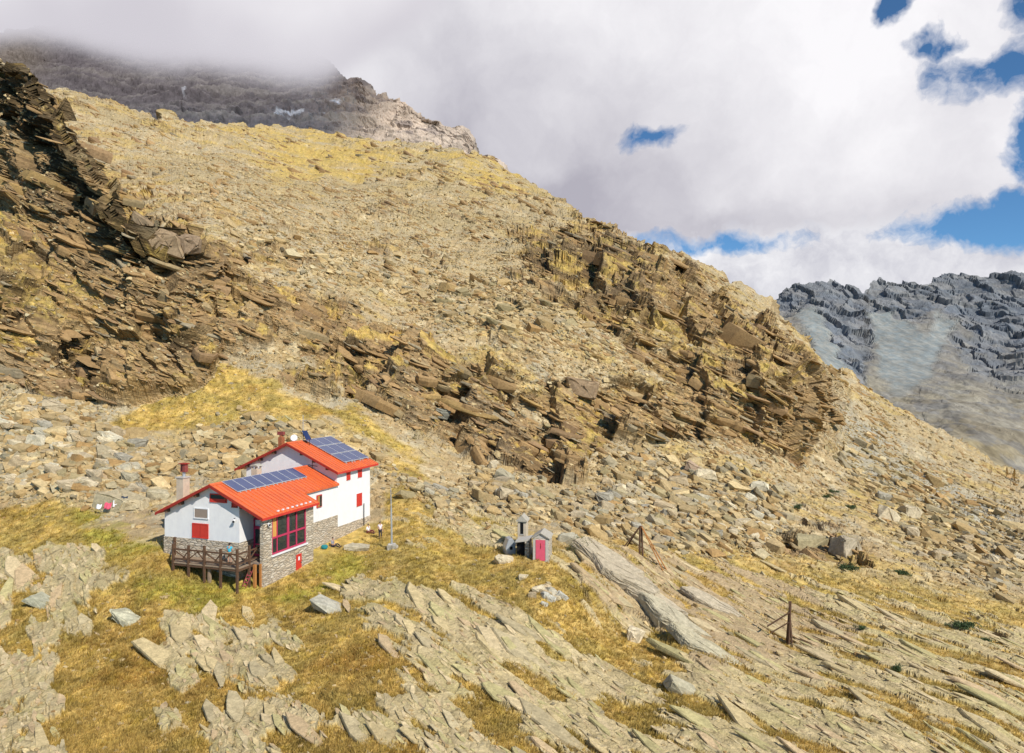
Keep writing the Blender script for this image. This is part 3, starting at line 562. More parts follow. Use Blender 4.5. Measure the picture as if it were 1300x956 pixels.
MR = [(800,340,1500),(980,385,1400),(1000,365,1350),(1150,355,1300),(1300,350,1250),(1900,330,1300),(1000,450,900),(1100,420,1120),(1150,450,980),(1130,500,820),(1250,430,1040),(1250,480,850),(1300,600,520),(1200,600,480),
      (1200,700,400),(1300,760,330),(1900,760,330),(1900,560,650),(900,700,380),(1050,550,620),(1300,680,420)]
mountain('distant_mountain', 900, 1800, 1.2, 690., [800,870,940,980,990,1000,1015,1030,1045,1055,1070,1080,1088,1096,1104,1120,1150,1160,1168,1185,1200,1240,1270,1300,1400,1900],
         [420,400,392,388,376,366,359,358,357,353,356,362,368,373,359,356,354,356,362,352,350,348,347,352,345,300], MR, 480, right_fn, None, .7)
def ridge_fn(x, y, Wm, Nm):
    nb = fbm(Wm, 80., 4, 231); return ((nb-.5)*30).astype(f32), np.tile(c3(.085, .10, .14), (len(x), 1))*(.7+.6*nb)[:, None]
mountain('dark_far_ridge', 840, 1020, 2., 480., [840,880,905,925,950,980,1020], [330,338,350,366,374,383,395], [(840,330,2300),(1020,385,2300),(840,480,1800),(1020,480,1800),(0,400,2000),(1800,400,2000)], 60, ridge_fn, None, 1.)
def top_fn(x, y, Wm, Nm):
    wx = x+(fbm(Wm, 40., 3, 221)-.5)*20; wy = y+(fbm(Wm, 40., 3, 222)-.5)*14
    right = sm(380, 470, wx-(150-wy)*.3); nb = fbm(Wm, 120., 5, 223); st = fbm(Wm, (200., 200., 9.), 4, 224)
    F1, F2, h, D = vor((Wm@FR)/np.array((34., 28., 8.), f32), 226); F1b, F2b, hb, Db = vor((Wm@FR)/np.array((11., 9., 3.), f32), 227)
    d = (nb-.5)*45+(_r(h, 5)-.5)*5+(_r(hb, 5)-.5)*3+(fbm(Wm, 9., 3, 228)-.5)*5+(st-.5)*10
    col = mixv(np.tile(c3(.24, .215, .215), (len(x), 1)), c3(.34, .31, .29), sm(.5, .66, st)*.9); col = mixv(col, c3(.36, .33, .30), sm(.6, .7, st+.3*(nb-.5))*.75)
    col = mixv(col, mixv(np.tile(c3(.42, .335, .26), (len(x), 1)), c3(.25, .20, .17), sm(.5, .3, st+.5*(_r(h, 8)-.5))), right*.9)
    col = mixv(col, c3(.36, .31, .24), sm(90, 20, x)*sm(130, 80, y)*.8)
    sn = mlook(poly_mask([[(343,144),(362,141),(385,138),(389,141),(372,146),(350,149)], [(400,142),(425,134),(448,128),(440,135),(410,145)], [(235,123),(240,120),(237,131),(233,133)]], 1), wx*.25+x*.75, wy*.2+y*.8)
    col = mixv(col, c3(.75, .77, .8), sm(.3, .7, sn)*sm(.42, .55, fbm(Wm, (30., 30., 12.), 3, 229))*.85); return d.astype(f32), col
mountain('cloudy_summit', -560, 690, 1.5, 250., [-560,-100,0,100,200,300,380,420,440,452,465,478,490,505,520,535,550,562,575,590,603,612,650,690], [-60,20,45,20,10,30,60,85,102,102,116,121,119,123,133,139,145,153,161,168,182,196,230,250],
         [(-560,250,620),(0,250,620),(400,250,640),(690,250,650),(-560,-60,1500),(0,40,1250),(200,10,1400),(0,120,950),(200,120,1000),(400,150,900),(450,102,1080),(520,128,960),(605,185,820),(690,120,900),(300,160,850)], 200, top_fn, None, 1.6)

# ------------------------------------------------------------------ cloud lying on the summit
def box_mesh(name, lo, hi, mat):
    bm = bmesh.new(); r = bmesh.ops.create_cube(bm, size=1.0)
    for v in bm.verts: v.co = Vector([lo[i]+(v.co[i]+.5)*(hi[i]-lo[i]) for i in range(3)])
    me = bpy.data.meshes.new(name); bm.to_mesh(me); bm.free(); me.materials.append(mat); o = bpy.data.objects.new(name, me); COL.objects.link(o); return o
CLOUDC = (.72, .695, .74)
m, nt = new_mat('summit_cloud_vapour')
P_ = nd(nt, 'ShaderNodeNewGeometry').outputs['Position']; sp = nd(nt, 'ShaderNodeSeparateXYZ', {0: P_}); x_, y_, z_ = sp.outputs
nz = nd(nt, 'ShaderNodeTexNoise', {'Vector': P_, 'Scale': .009, 'Detail': 6, 'Roughness': .62}).outputs[0]
# underside of the cloud, as elevation/distance slope (z-20)/y, lower towards the left
sl_ = mth(nt, 'DIVIDE', mth(nt, 'SUBTRACT', z_, CZ), y_); az = mth(nt, 'DIVIDE', x_, y_)
cu = nd(nt, 'ShaderNodeFloatCurve', {'Value': mrange(nt, az, -.80, .0)}); cm = cu.mapping.curves[0]
def slp(py_): return (H-py_)/F
PTS = [(-40, 58), (60, 64), (150, 82), (230, 98), (330, 112), (400, 116), (455, 84), (510, 50), (570, 10)]
cm.points[0].location = (0, slp(58)); cm.points[1].location = (1, slp(-60))
for a, b in PTS[1:]: cm.points.new(((a-CX)/F+.8)/.8, slp(b))
cu.mapping.update()
e_ = mth(nt, 'ADD', mth(nt, 'SUBTRACT', sl_, cu.outputs[0]), mth(nt, 'MULTIPLY', mth(nt, 'SUBTRACT', nz, .5), .11))
dens = mth(nt, 'MULTIPLY', mth(nt, 'POWER', mrange(nt, e_, -.012, .085), 2.0), .022)
fade = mth(nt, 'MULTIPLY', mrange(nt, mth(nt, 'ADD', az, mth(nt, 'MULTIPLY', nz, .1)), .0, -.16), mrange(nt, y_, 640., 760.))
dens = mth(nt, 'MULTIPLY', dens, fade)
ab = nd(nt, 'ShaderNodeVolumeAbsorption', {'Color': (0, 0, 0, 1), 'Density': dens}).outputs[0]
nz2 = nd(nt, 'ShaderNodeTexNoise', {'Vector': P_, 'Scale': .004, 'Detail': 5, 'Roughness': .6}).outputs[0]
cc_ = mixc(nt, mth(nt, 'MULTIPLY', mrange(nt, nz2, .36, .62), mrange(nt, e_, .0, .12)), (.64, .615, .67), (.93, .91, .94))
em = nd(nt, 'ShaderNodeEmission', {'Color': cc_, 'Strength': dens}).outputs[0]  # cloud's bright and grey tones come from emission, not scattered sunlight
ad = nd(nt, 'ShaderNodeAddShader', {0: ab, 1: em}).outputs[0]; oo = nt.nodes.new('ShaderNodeOutputMaterial'); nt.links.new(ad, oo.inputs['Volume'])
cb = box_mesh('summit_cloud', (-1150, 640, 330), (60, 1350, 900), m); cb['kind'] = 'stuff'; cb['label'] = 'grey white cloud bank hiding the summit'; cb['category'] = 'cloud'

# ------------------------------------------------------------------ sky, sun, camera
SUN_AZ = Vector((.65, -.80)); SUN_AZ.normalize(); EL = math.radians(40)
w = bpy.data.worlds.new('World'); SC.world = w; w.use_nodes = True; nt = w.node_tree; nt.nodes.clear()
sky_n = nd(nt, 'ShaderNodeTexSky', sky_type='NISHITA', sun_disc=False, sun_elevation=EL, sun_rotation=math.atan2(SUN_AZ.x, SUN_AZ.y), altitude=2400., dust_density=.3, ozone_density=2.)
blue = nd(nt, 'ShaderNodeVectorMath', {0: sky_n.outputs[0], 1: (.068, .105, .125)}, operation='MULTIPLY').outputs[0]
D_ = nd(nt, 'ShaderNodeTexCoord').outputs['Generated']
def dirp(px_, py_): v = Vector(((px_-CX)/F, 1, -(py_-H)/F)); v.normalize(); return tuple(v)
wn = nd(nt, 'ShaderNodeTexNoise', {'Vector': D_, 'Scale': 7., 'Detail': 5, 'Roughness': .6})
wv = nd(nt, 'ShaderNodeVectorMath', {0: nd(nt, 'ShaderNodeVectorMath', {0: wn.outputs['Color'], 1: (.5, .5, .5)}, operation='SUBTRACT').outputs[0], 3: .10}, operation='SCALE').outputs[0]
DW = nd(nt, 'ShaderNodeVectorMath', {0: D_, 1: wv}, operation='ADD').outputs[0]
def blob(px_, py_, r, soft=.5, sx=1., sz=1., src=None):
    c = dirp(px_, py_)
    d = nd(nt, 'ShaderNodeVectorMath', {0: src or DW, 1: c}, operation='SUBTRACT').outputs[0]
    d = nd(nt, 'ShaderNodeVectorMath', {0: d, 1: (1/sx, 1., 1/sz)}, operation='MULTIPLY').outputs[0]
    L = nd(nt, 'ShaderNodeVectorMath', {0: d}, operation='LENGTH').outputs['Value']
    return mrange(nt, L, r/F, r/F*soft, 0., 1.)
n_det = nd(nt, 'ShaderNodeTexNoise', {'Vector': DW, 'Scale': 11., 'Detail': 8, 'Roughness': .62}).outputs[0]
n_big = nd(nt, 'ShaderNodeTexNoise', {'Vector': D_, 'Scale': 2.6, 'Detail': 4, 'Roughness': .5}).outputs[0]
def amax(*v):
    r = v[0]
    for q_ in v[1:]: r = mth(nt, 'MAXIMUM', r, q_)
    return r
gaps = amax(mth(nt, 'MULTIPLY', blob(835, 172, 52, .1, 1., .55), 1.1), blob(1275, 85, 88, .1, 1., .50), blob(1310, 0, 40, .2), blob(1140, 12, 26, .1), blob(1205, 62, 36, .1, 1.2, .5), blob(1285, 284, 95, .15, 1.2, .36), blob(905, 312, 110, .15, 1.5, .24), blob(1310, 170, 55, .1, .6, 1.2), blob(1210, 292, 110, .1, 1.1, .3))
gapv = mth(nt, 'SUBTRACT', mth(nt, 'MULTIPLY', gaps, 1.0), mth(nt, 'MULTIPLY', mth(nt, 'SUBTRACT', n_det, .36), 2.2))
clear = mth(nt, 'MULTIPLY', mrange(nt, gapv, .06, .52), mrange(nt, gaps, 0., .25))
z_up = nd(nt, 'ShaderNodeSeparateXYZ', {0: D_}).outputs
# thinning cloud high above and behind the viewer
behind = mrange(nt, mth(nt, 'ADD', z_up[1], mth(nt, 'MULTIPLY', mth(nt, 'SUBTRACT', n_big, .5), 1.5)), .42, .12)
high = mrange(nt, mth(nt, 'ADD', z_up[2], mth(nt, 'MULTIPLY', mth(nt, 'SUBTRACT', n_big, .5), .6)), .62, .78)
side = mrange(nt, mth(nt, 'ADD', mth(nt, 'ABSOLUTE', z_up[0]), mth(nt, 'MULTIPLY', mth(nt, 'SUBTRACT', n_big, .5), .6)), .80, .95)
clear = amax(clear, behind, high, side)
gl = nd(nt, 'ShaderNodeTexNoise', {'Vector': DW, 'Scale': 4., 'Detail': 6, 'Roughness': .5}).outputs[0]
lit = amax(blob(1080, 60, 330, 0., 1.3, .8), blob(1130, 215, 230, 0., 1.3, .7), blob(300, 60, 260, .0, 1.5, .5), mth(nt, 'MULTIPLY', blob(925, 250, 60, 0., 1.2, .7), .7), mth(nt, 'MULTIPLY', blob(690, 205, 50, .0, 1., .6), .45), mth(nt, 'MULTIPLY', blob(760, 20, 260, 0., 1.5, .6), .8))
low = mrange(nt, mth(nt, 'ADD', z_up[2], mth(nt, 'MULTIPLY', mth(nt, 'SUBTRACT', n_det, .5), .13)), slp(286)*.93, slp(300)*.93)
dark = amax(blob(730, 240, 260, 0., 1.2, .6), blob(560, 160, 260, 0., 1., .6), blob(1000, 280, 200, 0., 1.4, .35))
bri = mth(nt, 'ADD', mth(nt, 'ADD', mth(nt, 'MULTIPLY', lit, .50), .46), mth(nt, 'ADD', mth(nt, 'MULTIPLY', mth(nt, 'SUBTRACT', gl, .5), 1.0), mth(nt, 'MULTIPLY', mth(nt, 'SUBTRACT', n_det, .5), .55)))
bri = mth(nt, 'SUBTRACT', bri, mth(nt, 'MULTIPLY', dark, .55))
cl_ = mixc(nt, mrange(nt, bri, 0., 1.), (.46, .445, .51), (.97, .955, .98))
lowc = mixc(nt, mrange(nt, n_det, .35, .66), (.58, .58, .65), (.93, .925, .95)); cl_ = mixc(nt, low, cl_, lowc)
fin = mixc(nt, clear, cl_, blue)
bgk = nd(nt, 'ShaderNodeBackground', {'Color': fin, 'Strength': 1.0}); wo = nt.nodes.new('ShaderNodeOutputWorld'); nt.links.new(bgk.outputs[0], wo.inputs[0])
L_ = bpy.data.lights.new('sun', 'SUN'); L_.energy = 5.0; L_.angle = math.radians(.5); L_.color = (1, .95, .86)
so = bpy.data.objects.new('sun', L_); COL.objects.link(so); sd_ = Vector((SUN_AZ.x*math.cos(EL), SUN_AZ.y*math.cos(EL), math.sin(EL)))
so.rotation_euler = sd_.to_track_quat('Z', 'Y').to_euler(); so.location = (60, -60, 120)
cam = bpy.data.cameras.new('camera'); co = bpy.data.objects.new('camera', cam); COL.objects.link(co); SC.camera = co
co.location = (0, 0, CZ); co.rotation_euler = (math.pi/2, 0, 0); cam.sensor_width = 36; cam.lens = F/1300*36; cam.shift_y = (H-478)/1300; cam.clip_start = .5; cam.clip_end = 20000
SC.view_settings.view_transform = 'Standard'; SC.view_settings.look = 'None'; SC.view_settings.exposure = 0; SC.view_settings.gamma = 1
SC.cycles.use_denoising = True; SC.cycles.max_bounces = 5; SC.cycles.diffuse_bounces = 2; SC.cycles.volume_max_steps = 96; SC.cycles.caustics_reflective = False; SC.cycles.caustics_refractive = False
SC.cycles.use_adaptive_sampling = True; SC.cycles.adaptive_threshold = .02

# ================================================================== built things
def solid(name, c, rough=.8, var=.12, scale=3., bump=0., spec=.3, metal=0., bdist=.03):
    m, nt = new_mat(name); g = nd(nt, 'ShaderNodeTexCoord').outputs['Object']
    n = nd(nt, 'ShaderNodeTexNoise', {'Vector': g, 'Scale': scale, 'Detail': 5, 'Roughness': .65}).outputs[0]
    col = nd(nt, 'ShaderNodeVectorMath', {0: tuple(c[:3]), 3: mrange(nt, n, .25, .75, 1-var, 1+var)}, operation='SCALE').outputs[0]
    ins = {'Base Color': col, 'Roughness': rough, 'Specular IOR Level': spec, 'Metallic': metal}
    if bump: ins['Normal'] = nd(nt, 'ShaderNodeBump', {'Strength': bump, 'Distance': bdist, 'Height': n}).outputs[0]
    out(nt, nd(nt, 'ShaderNodeBsdfPrincipled', ins).outputs[0]); return m
def stone_wall_mat():
    m, nt = new_mat('coursed_rubble_stone'); g = nd(nt, 'ShaderNodeTexCoord').outputs['Object']
    wv_ = nd(nt, 'ShaderNodeTexNoise', {'Vector': g, 'Scale': 1.7, 'Detail': 3}).outputs['Color']
    sc = nd(nt, 'ShaderNodeVectorMath', {0: wv_, 3: .16}, operation='SCALE').outputs[0]
    p = nd(nt, 'ShaderNodeVectorMath', {0: g, 1: sc}, operation='ADD').outputs[0]
    q_ = nd(nt, 'ShaderNodeVectorMath', {0: p, 1: (1.7, 1.7, 6.)}, operation='MULTIPLY').outputs[0]
    v1 = nd(nt, 'ShaderNodeTexVoronoi', {'Vector': q_, 'Scale': 1.}, feature='F1'); v2 = nd(nt, 'ShaderNodeTexVoronoi', {'Vector': q_, 'Scale': 1.}, feature='DISTANCE_TO_EDGE').outputs[0]
    sx = nd(nt, 'ShaderNodeSeparateColor', {0: v1.outputs['Color']}).outputs
    c = mixc(nt, sx[0], (.66, .58, .46), (.42, .35, .26)); c = mixc(nt, mth(nt, 'MULTIPLY', sx[1], .5), c, (.60, .45, .28))
    c = mixc(nt, mrange(nt, v2, .07, .01), c, (.20, .16, .12))
    b = nd(nt, 'ShaderNodeBump', {'Strength': .8, 'Distance': .06, 'Height': mth(nt, 'ADD', mrange(nt, v2, .0, .2), mth(nt, 'MULTIPLY', sx[2], .5))}).outputs[0]
    out(nt, nd(nt, 'ShaderNodeBsdfPrincipled', {'Base Color': c, 'Roughness': .9, 'Normal': b}).outputs[0]); return m
def plaster_mat():
    m, nt = new_mat('weathered_white_plaster'); g = nd(nt, 'ShaderNodeTexCoord').outputs['Object']
    a = nd(nt, 'ShaderNodeTexNoise', {'Vector': nd(nt, 'ShaderNodeVectorMath', {0: g, 1: (1., 1., .6)}, operation='MULTIPLY').outputs[0], 'Scale': 1.6, 'Detail': 6, 'Roughness': .7}).outputs[0]
    f = nd(nt, 'ShaderNodeTexNoise', {'Vector': g, 'Scale': 14., 'Detail': 3}).outputs[0]
    c = mixc(nt, mrange(nt, a, .35, .7), (.83, .81, .78), (.74, .72, .71)); b = nd(nt, 'ShaderNodeBump', {'Strength': .35, 'Distance': .02, 'Height': f}).outputs[0]
    out(nt, nd(nt, 'ShaderNodeBsdfPrincipled', {'Base Color': c, 'Roughness': .9, 'Normal': b}).outputs[0]); return m
def roof_mat():
    m, nt = new_mat('orange_red_sheet_roof'); g = nd(nt, 'ShaderNodeTexCoord').outputs['Object']
    n = nd(nt, 'ShaderNodeTexNoise', {'Vector': nd(nt, 'ShaderNodeVectorMath', {0: g, 1: (.4, 2.6, .4)}, operation='MULTIPLY').outputs[0], 'Scale': 1.3, 'Detail': 5, 'Roughness': .6}).outputs[0]
    c = mixc(nt, mrange(nt, n, .3, .72), (.78, .16, .035), (.56, .10, .04)); n3 = nd(nt, 'ShaderNodeTexNoise', {'Vector': g, 'Scale': .9, 'Detail': 6, 'Roughness': .7}).outputs[0]; c = mixc(nt, mrange(nt, n3, .55, .8, 0., .45), c, (.42, .13, .07)); out(nt, nd(nt, 'ShaderNodeBsdfPrincipled', {'Base Color': c, 'Roughness': .45, 'Specular IOR Level': .35}).outputs[0]); return m
def panel_mat():
    m, nt = new_mat('blue_solar_cells'); g = nd(nt, 'ShaderNodeTexCoord').outputs['Object']
    b = nd(nt, 'ShaderNodeTexNoise', {'Vector': g, 'Scale': .8, 'Detail': 2}).outputs[0]
    c = mixc(nt, mrange(nt, b, .3, .7), (.03, .05, .15), (.05, .07, .17)); out(nt, nd(nt, 'ShaderNodeBsdfPrincipled', {'Base Color': c, 'Roughness': .2, 'Specular IOR Level': .55, 'Coat Weight': .25, 'Coat Roughness': .08}).outputs[0]); return m
def glass_mat():
    m, nt = new_mat('dark_window_glass'); out(nt, nd(nt, 'ShaderNodeBsdfPrincipled', {'Base Color': (.025, .035, .035, 1), 'Roughness': .05, 'Specular IOR Level': .8}).outputs[0]); return m
K = dict(plaster=plaster_mat(), stone=stone_wall_mat(), roof=roof_mat(), panel=panel_mat(), glass=glass_mat(),
 red=solid('faded_red_paint', (.58, .045, .03), .5, .1), fascia=solid('dark_red_fascia', (.33, .03, .02), .6), pink=solid('magenta_pink_paint', (.50, .04, .10), .5, .08),
 wood=solid('dark_brown_wood', (.115, .062, .035), .8, .35, 6., .5), woodl=solid('sun_bleached_wood', (.30, .22, .15), .8, .3, 6., .4), orange=solid('orange_brown_wood', (.42, .18, .05), .8, .2),
 white=solid('white_trim', (.78, .77, .76), .6, .04), tan=solid('tan_board', (.30, .23, .18), .7, .08), alu=solid('bare_aluminium', (.72, .73, .75), .3, .04, metal=.6), dark=solid('dark_metal', (.02, .02, .022), .6),
 conc=solid('grey_concrete', (.50, .46, .40), .9, .15, 4., .4), galv=solid('galvanised_steel', (.50, .52, .54), .4, .08, metal=.5), black=solid('black_interior', (.006, .006, .007), .9),
 chim=solid('pale_chimney_render', (.55, .46, .34), .9, .15, 3., .3), cowl=solid('rusty_red_cowl', (.26, .06, .05), .6, .25, 8.), rust=solid('rust_brown_pipe', (.33, .12, .05), .7, .25, 8.), amber=solid('amber_curtain', (.62, .33, .08), .8),
 teal=solid('teal_cloth', (.02, .20, .22), .8), turq=solid('turquoise_cloth', (.05, .50, .68), .8), skin=solid('skin', (.50, .28, .19), .6, .04), hair=solid('dark_brown_hair', (.03, .018, .012), .7), tee=solid('white_pink_shirt', (.76, .66, .67), .8),
 navy=solid('dark_blue_trousers', (.025, .03, .05), .8), grey=solid('grey_top', (.28, .28, .32), .8), maroon=solid('maroon_trousers', (.16, .03, .035), .8), beige=solid('beige_shorts', (.40, .27, .14), .8), boot=solid('black_boot', (.012, .011, .01), .7),
 cloth_p=solid('pink_cloth', (.68, .10, .16), .8), cloth_w=solid('white_cloth', (.80, .79, .78), .8), cloth_d=solid('dark_grey_cloth', (.05, .06, .08), .8), slate=solid('pale_slate', (.42, .38, .31), .8, .2, 5., .5))
class MB:
    def __init__(s): s.v = []; s.f = []
    def add(s, V, Fs): b = len(s.v); s.v += [tuple(x) for x in V]; s.f += [tuple(b+i for i in f) for f in Fs]; return s
    def box(s, x0, x1, y0, y1, z0, z1):
        return s.add([(x0,y0,z0),(x1,y0,z0),(x1,y1,z0),(x0,y1,z0),(x0,y0,z1),(x1,y0,z1),(x1,y1,z1),(x0,y1,z1)], [(0,3,2,1),(4,5,6,7),(0,1,5,4),(1,2,6,5),(2,3,7,6),(3,0,4,7)])
    def prism(s, poly, y0, y1):        # polygon in (x, z) run along y
        n = len(poly); a = sum(poly[i][0]*poly[(i+1) % n][1]-poly[(i+1) % n][0]*poly[i][1] for i in range(n))
        if a < 0: poly = poly[::-1]
        V = [(x, y0, z) for x, z in poly]+[(x, y1, z) for x, z in poly]
        return s.add(V, [tuple(range(n)), tuple(range(2*n-1, n-1, -1))]+[(i, i+n, (i+1) % n+n, (i+1) % n) for i in range(n)])
    def tube(s, p, q, r, n=8, r2=None):
        p = Vector(p); q = Vector(q); d = (q-p).normalized(); a = d.orthogonal().normalized(); b = d.cross(a); r2 = r if r2 is None else r2
        V = [p+(a*math.cos(t)+b*math.sin(t))*r for t in [i*2*math.pi/n for i in range(n)]]+[q+(a*math.cos(t)+b*math.sin(t))*r2 for t in [i*2*math.pi/n for i in range(n)]]
        return s.add(V, [tuple(range(n))[::-1], tuple(range(n, 2*n))]+[(i, (i+1) % n, (i+1) % n+n, i+n) for i in range(n)])
    def bar(s, p, q, w, h):
        p = Vector(p); q = Vector(q); d = (q-p).normalized(); u = Vector((0, 0, 1)); a = d.cross(u); a = a.normalized() if a.length > .01 else Vector((1, 0, 0)); b = a.cross(d).normalized()
        V = [c+a*i*w/2+b*j*h/2 for c in (p, q) for i, j in ((-1,-1),(1,-1),(1,1),(-1,1))]
        return s.add(V, [(0,3,2,1),(4,5,6,7),(0,1,5,4),(1,2,6,5),(2,3,7,6),(3,0,4,7)])
    def build(s, name, mat, parent=None, bevel=0., smooth=False):
        me = bpy.data.meshes.new(name); me.from_pydata(s.v, [], s.f); me.materials.append(mat)
        bm = bmesh.new(); bm.from_mesh(me)
        if bevel: bmesh.ops.bevel(bm, geom=bm.edges[:], offset=bevel, segments=1, affect='EDGES')
        bmesh.ops.recalc_face_normals(bm, faces=bm.faces); bm.to_mesh(me); bm.free()
        if smooth:
            for p_ in me.polygons: p_.use_smooth = True
        o = bpy.data.objects.new(name, me); COL.objects.link(o); o.parent = parent; return o
def empty(name, loc, rz, label=None, cat=None, group=None):
    o = bpy.data.objects.new(name, None); COL.objects.link(o); o.location = loc; o.rotation_euler = (0, 0, rz)
    if label: tag(o, label, cat, group)
    return o

# ------------------------------------------------------------------ the mountain hut
hut = empty('mountain_hut', HO, -TH, 'white mountain hut with orange red roofs, rubble stone base and solar panels', 'mountain hut')
zr = lambda u: 8.62-.463*abs(u+5.25)
zu = lambda u: 11.02-.452*abs(u+7.6)
# masonry
MB().prism([(-10.75, 3.62), (-2.5, 3.62), (-2.5, zr(-2.5)-.17), (-5.25, zr(-5.25)-.17), (-10.75, zr(-10.75)-.17)], 0, 13.75).build('plaster_wall', K['plaster'], hut)
MB().prism([(-2.5, 3.55), (-1.62, 3.55), (-1.62, zr(-1.62)-.17), (-2.5, zr(-2.5)-.17)], 1.95, 13.75).build('plaster_wall', K['plaster'], hut)
MB().box(-10.8, -2.5, -.05, 13.8, -2.2, 3.62).build('stone_base', K['stone'], hut)
MB().box(-2.5, -1.58, 1.95, 13.8, -2.2, 3.55).build('stone_base', K['stone'], hut)
MB().prism([(-13.3, 2.25), (-1.65, 2.25), (-1.65, zu(-1.65)-.17), (-7.6, zu(-7.6)-.17), (-13.3, zu(-13.3)-.17)], 13.8, 20.5).build('plaster_wall', K['plaster'], hut)
MB().box(-13.35, -1.6, 13.82, 20.55, -2.2, 2.25).build('stone_base', K['stone'], hut)
b = MB(); b.box(-.35, 0, 0, 7.2, -2.6, 2.42); b.box(-.35, 0, 0, 1.15, 2.42, 5.84); b.box(-.35, 0, 6.05, 7.2, 2.42, 5.84); b.box(-.35, 0, 1.15, 6.05, 5.78, 5.90); b.box(-1.58, -.35, 6.9, 7.2, -2.6, 5.9)
b.build('stone_bay_wall', K['stone'], hut)
MB().box(-2.5, -.35, .0, 7.0, 1.9, 2.05).build('bay_floor', K['tan'], hut)
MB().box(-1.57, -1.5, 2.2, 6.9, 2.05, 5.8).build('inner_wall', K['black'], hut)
# roofs
def slope(x0, x1, fn, th=.16): return [(x0, fn(x0)), (x1, fn(x1)), (x1, fn(x1)-th), (x0, fn(x0)-th)]
def roof(name, parts, fn):
    b = MB()
    for x0, x1, y0, y1 in parts: b.prism(slope(x0, x1, fn), y0, y1)
    r = b.build(name, K['roof'], hut); s_ = MB(); fa = MB()
    for x0, x1, y0, y1 in parts:
        n = max(2, int((y1-y0)/.52))
        for i in range(n+1):
            y = y0+.03+(y1-y0-.06)*i/n; s_.prism([(x0, fn(x0)+.045), (x1, fn(x1)+.045), (x1, fn(x1)+.002), (x0, fn(x0)+.002)], y-.025, y+.025)
        if y0 in (-.55, 13.2): fa.prism([(x0, fn(x0)+.01), (x1, fn(x1)+.01), (x1, fn(x1)-.24), (x0, fn(x0)-.24)], y0-.035, y0-.002)
    s_.build('standing_seams', K['roof'], r); fa.build('barge_board', K['fascia'], r); return r
r1 = roof('lower_roof', [(-5.25, .36, -.55, 7.6), (-5.25, -1.38, 7.6, 13.78), (-11.3, -5.25, -.55, 13.78)], zr)
r2 = roof('upper_roof', [(-7.6, -1.2, 13.2, 21.6), (-14.4, -7.6, 13.2, 21.6)], zu)
MB().box(.33, .40, -.55, 7.6, zr(.36)-.22, zr(.36)-.02).build('gutter', K['red'], r1); MB().box(-1.24, -1.17, 13.2, 21.6, zu(-1.2)-.22, zu(-1.2)-.02).build('gutter', K['red'], r2)
MB().prism([(-5.45, zr(-5.45)+.03), (-5.25, 8.70), (-5.05, zr(-5.05)+.03)], -.55, 13.7).build('ridge_cap', K['roof'], r1)
MB().prism([(-7.8, zu(-7.8)+.03), (-7.6, 11.1), (-7.4, zu(-7.4)+.03)], 13.2, 21.6).build('ridge_cap', K['roof'], r2)
for i in range(8): MB().box(.02, .16, 1.75+i*.67, 1.95+i*.67, zr(.1)+.03, zr(.1)+.15).build('snow_guard', K['white'], r1)
for u in (-10.2, -8.6, -6.9, -3.6, -2.0, -.6):
    MB().box(u-.11, u+.11, -.5, -.02, zr(u)-.44, zr(u)-.18).build('purlin', K['wood'], hut)
for u in (-12.9, -11.2, -9.4, -5.8, -4.2, -2.6): MB().box(u-.12, u+.12, 13.25, 13.78, zu(u)-.46, zu(u)-.18).build('purlin', K['wood'], hut)
# openings on the gable (front face v = 0)
def opening(u0, u1, z0, z1, mat, frame, y=0., name='window', pn='pane'):
    f = MB(); w = .09
    f.box(u0-w, u1+w, y-.07, y-.003, z1, z1+w); f.box(u0-w, u1+w, y-.09, y-.003, z0-w, z0); f.box(u0-w, u0, y-.07, y-.003, z0, z1); f.box(u1, u1+w, y-.07, y-.003, z0, z1)
    o = f.build(name, frame, hut); MB().box(u0, u1, y-.045, y-.003, z0, z1).build(pn, mat, o); return o
o = opening(-5.55, -3.9, 7.1, 7.68, K['glass'], K['red']); MB().box(-5.5, -3.95, -.075, -.048, 7.1, 7.33).build('shutter', K['red'], o)
opening(-7.32, -5.88, 5.55, 6.33, K['tan'], K['white'], name='window', pn='tan_board')
o = opening(-7.5, -5.9, 3.82, 4.95, K['red'], K['red'], name='window', pn='shutter')
MB().box(-6.72, -6.68, -.055, -.047, 3.82, 4.95).build('shutter_joint', K['fascia'], o)
opening(-3.2, -2.75, 6.75, 7.0, K['red'], K['fascia'])
def shut(v0, v1, z0, z1, u, mat=None, name='window'):
    f = MB(); f.box(u+.003, u+.05, v0, v1, z0, z1); o = f.build(name, K['white'], hut)
    s_ = MB().box(u+.053, u+.085, v0+.04, (v0+v1)/2-.01, z0+.04, z1-.04).build('shutter', mat or K['red'], o); MB().box(u+.053, u+.085, (v0+v1)/2+.01, v1-.04, z0+.04, z1-.04).build('shutter', mat or K['red'], o); return o
shut(15.45, 16.3, 6.9, 8.02, -1.65); shut(17.75, 18.7, 6.88, 7.98, -1.65); shut(17.5, 18.7, 3.7, 5.2, -1.65)
o = MB().box(-1.615, -1.5, 10.02, 10.85, 4.95, 6.2).build('window', K['red'], hut); MB().box(-1.5, -1.48, 10.45, 10.78, 5.02, 6.12).build('pane', K['glass'], o); MB().box(-1.5, -1.47, 10.08, 10.4, 5.02, 6.12).build('shutter', K['orange'], o)
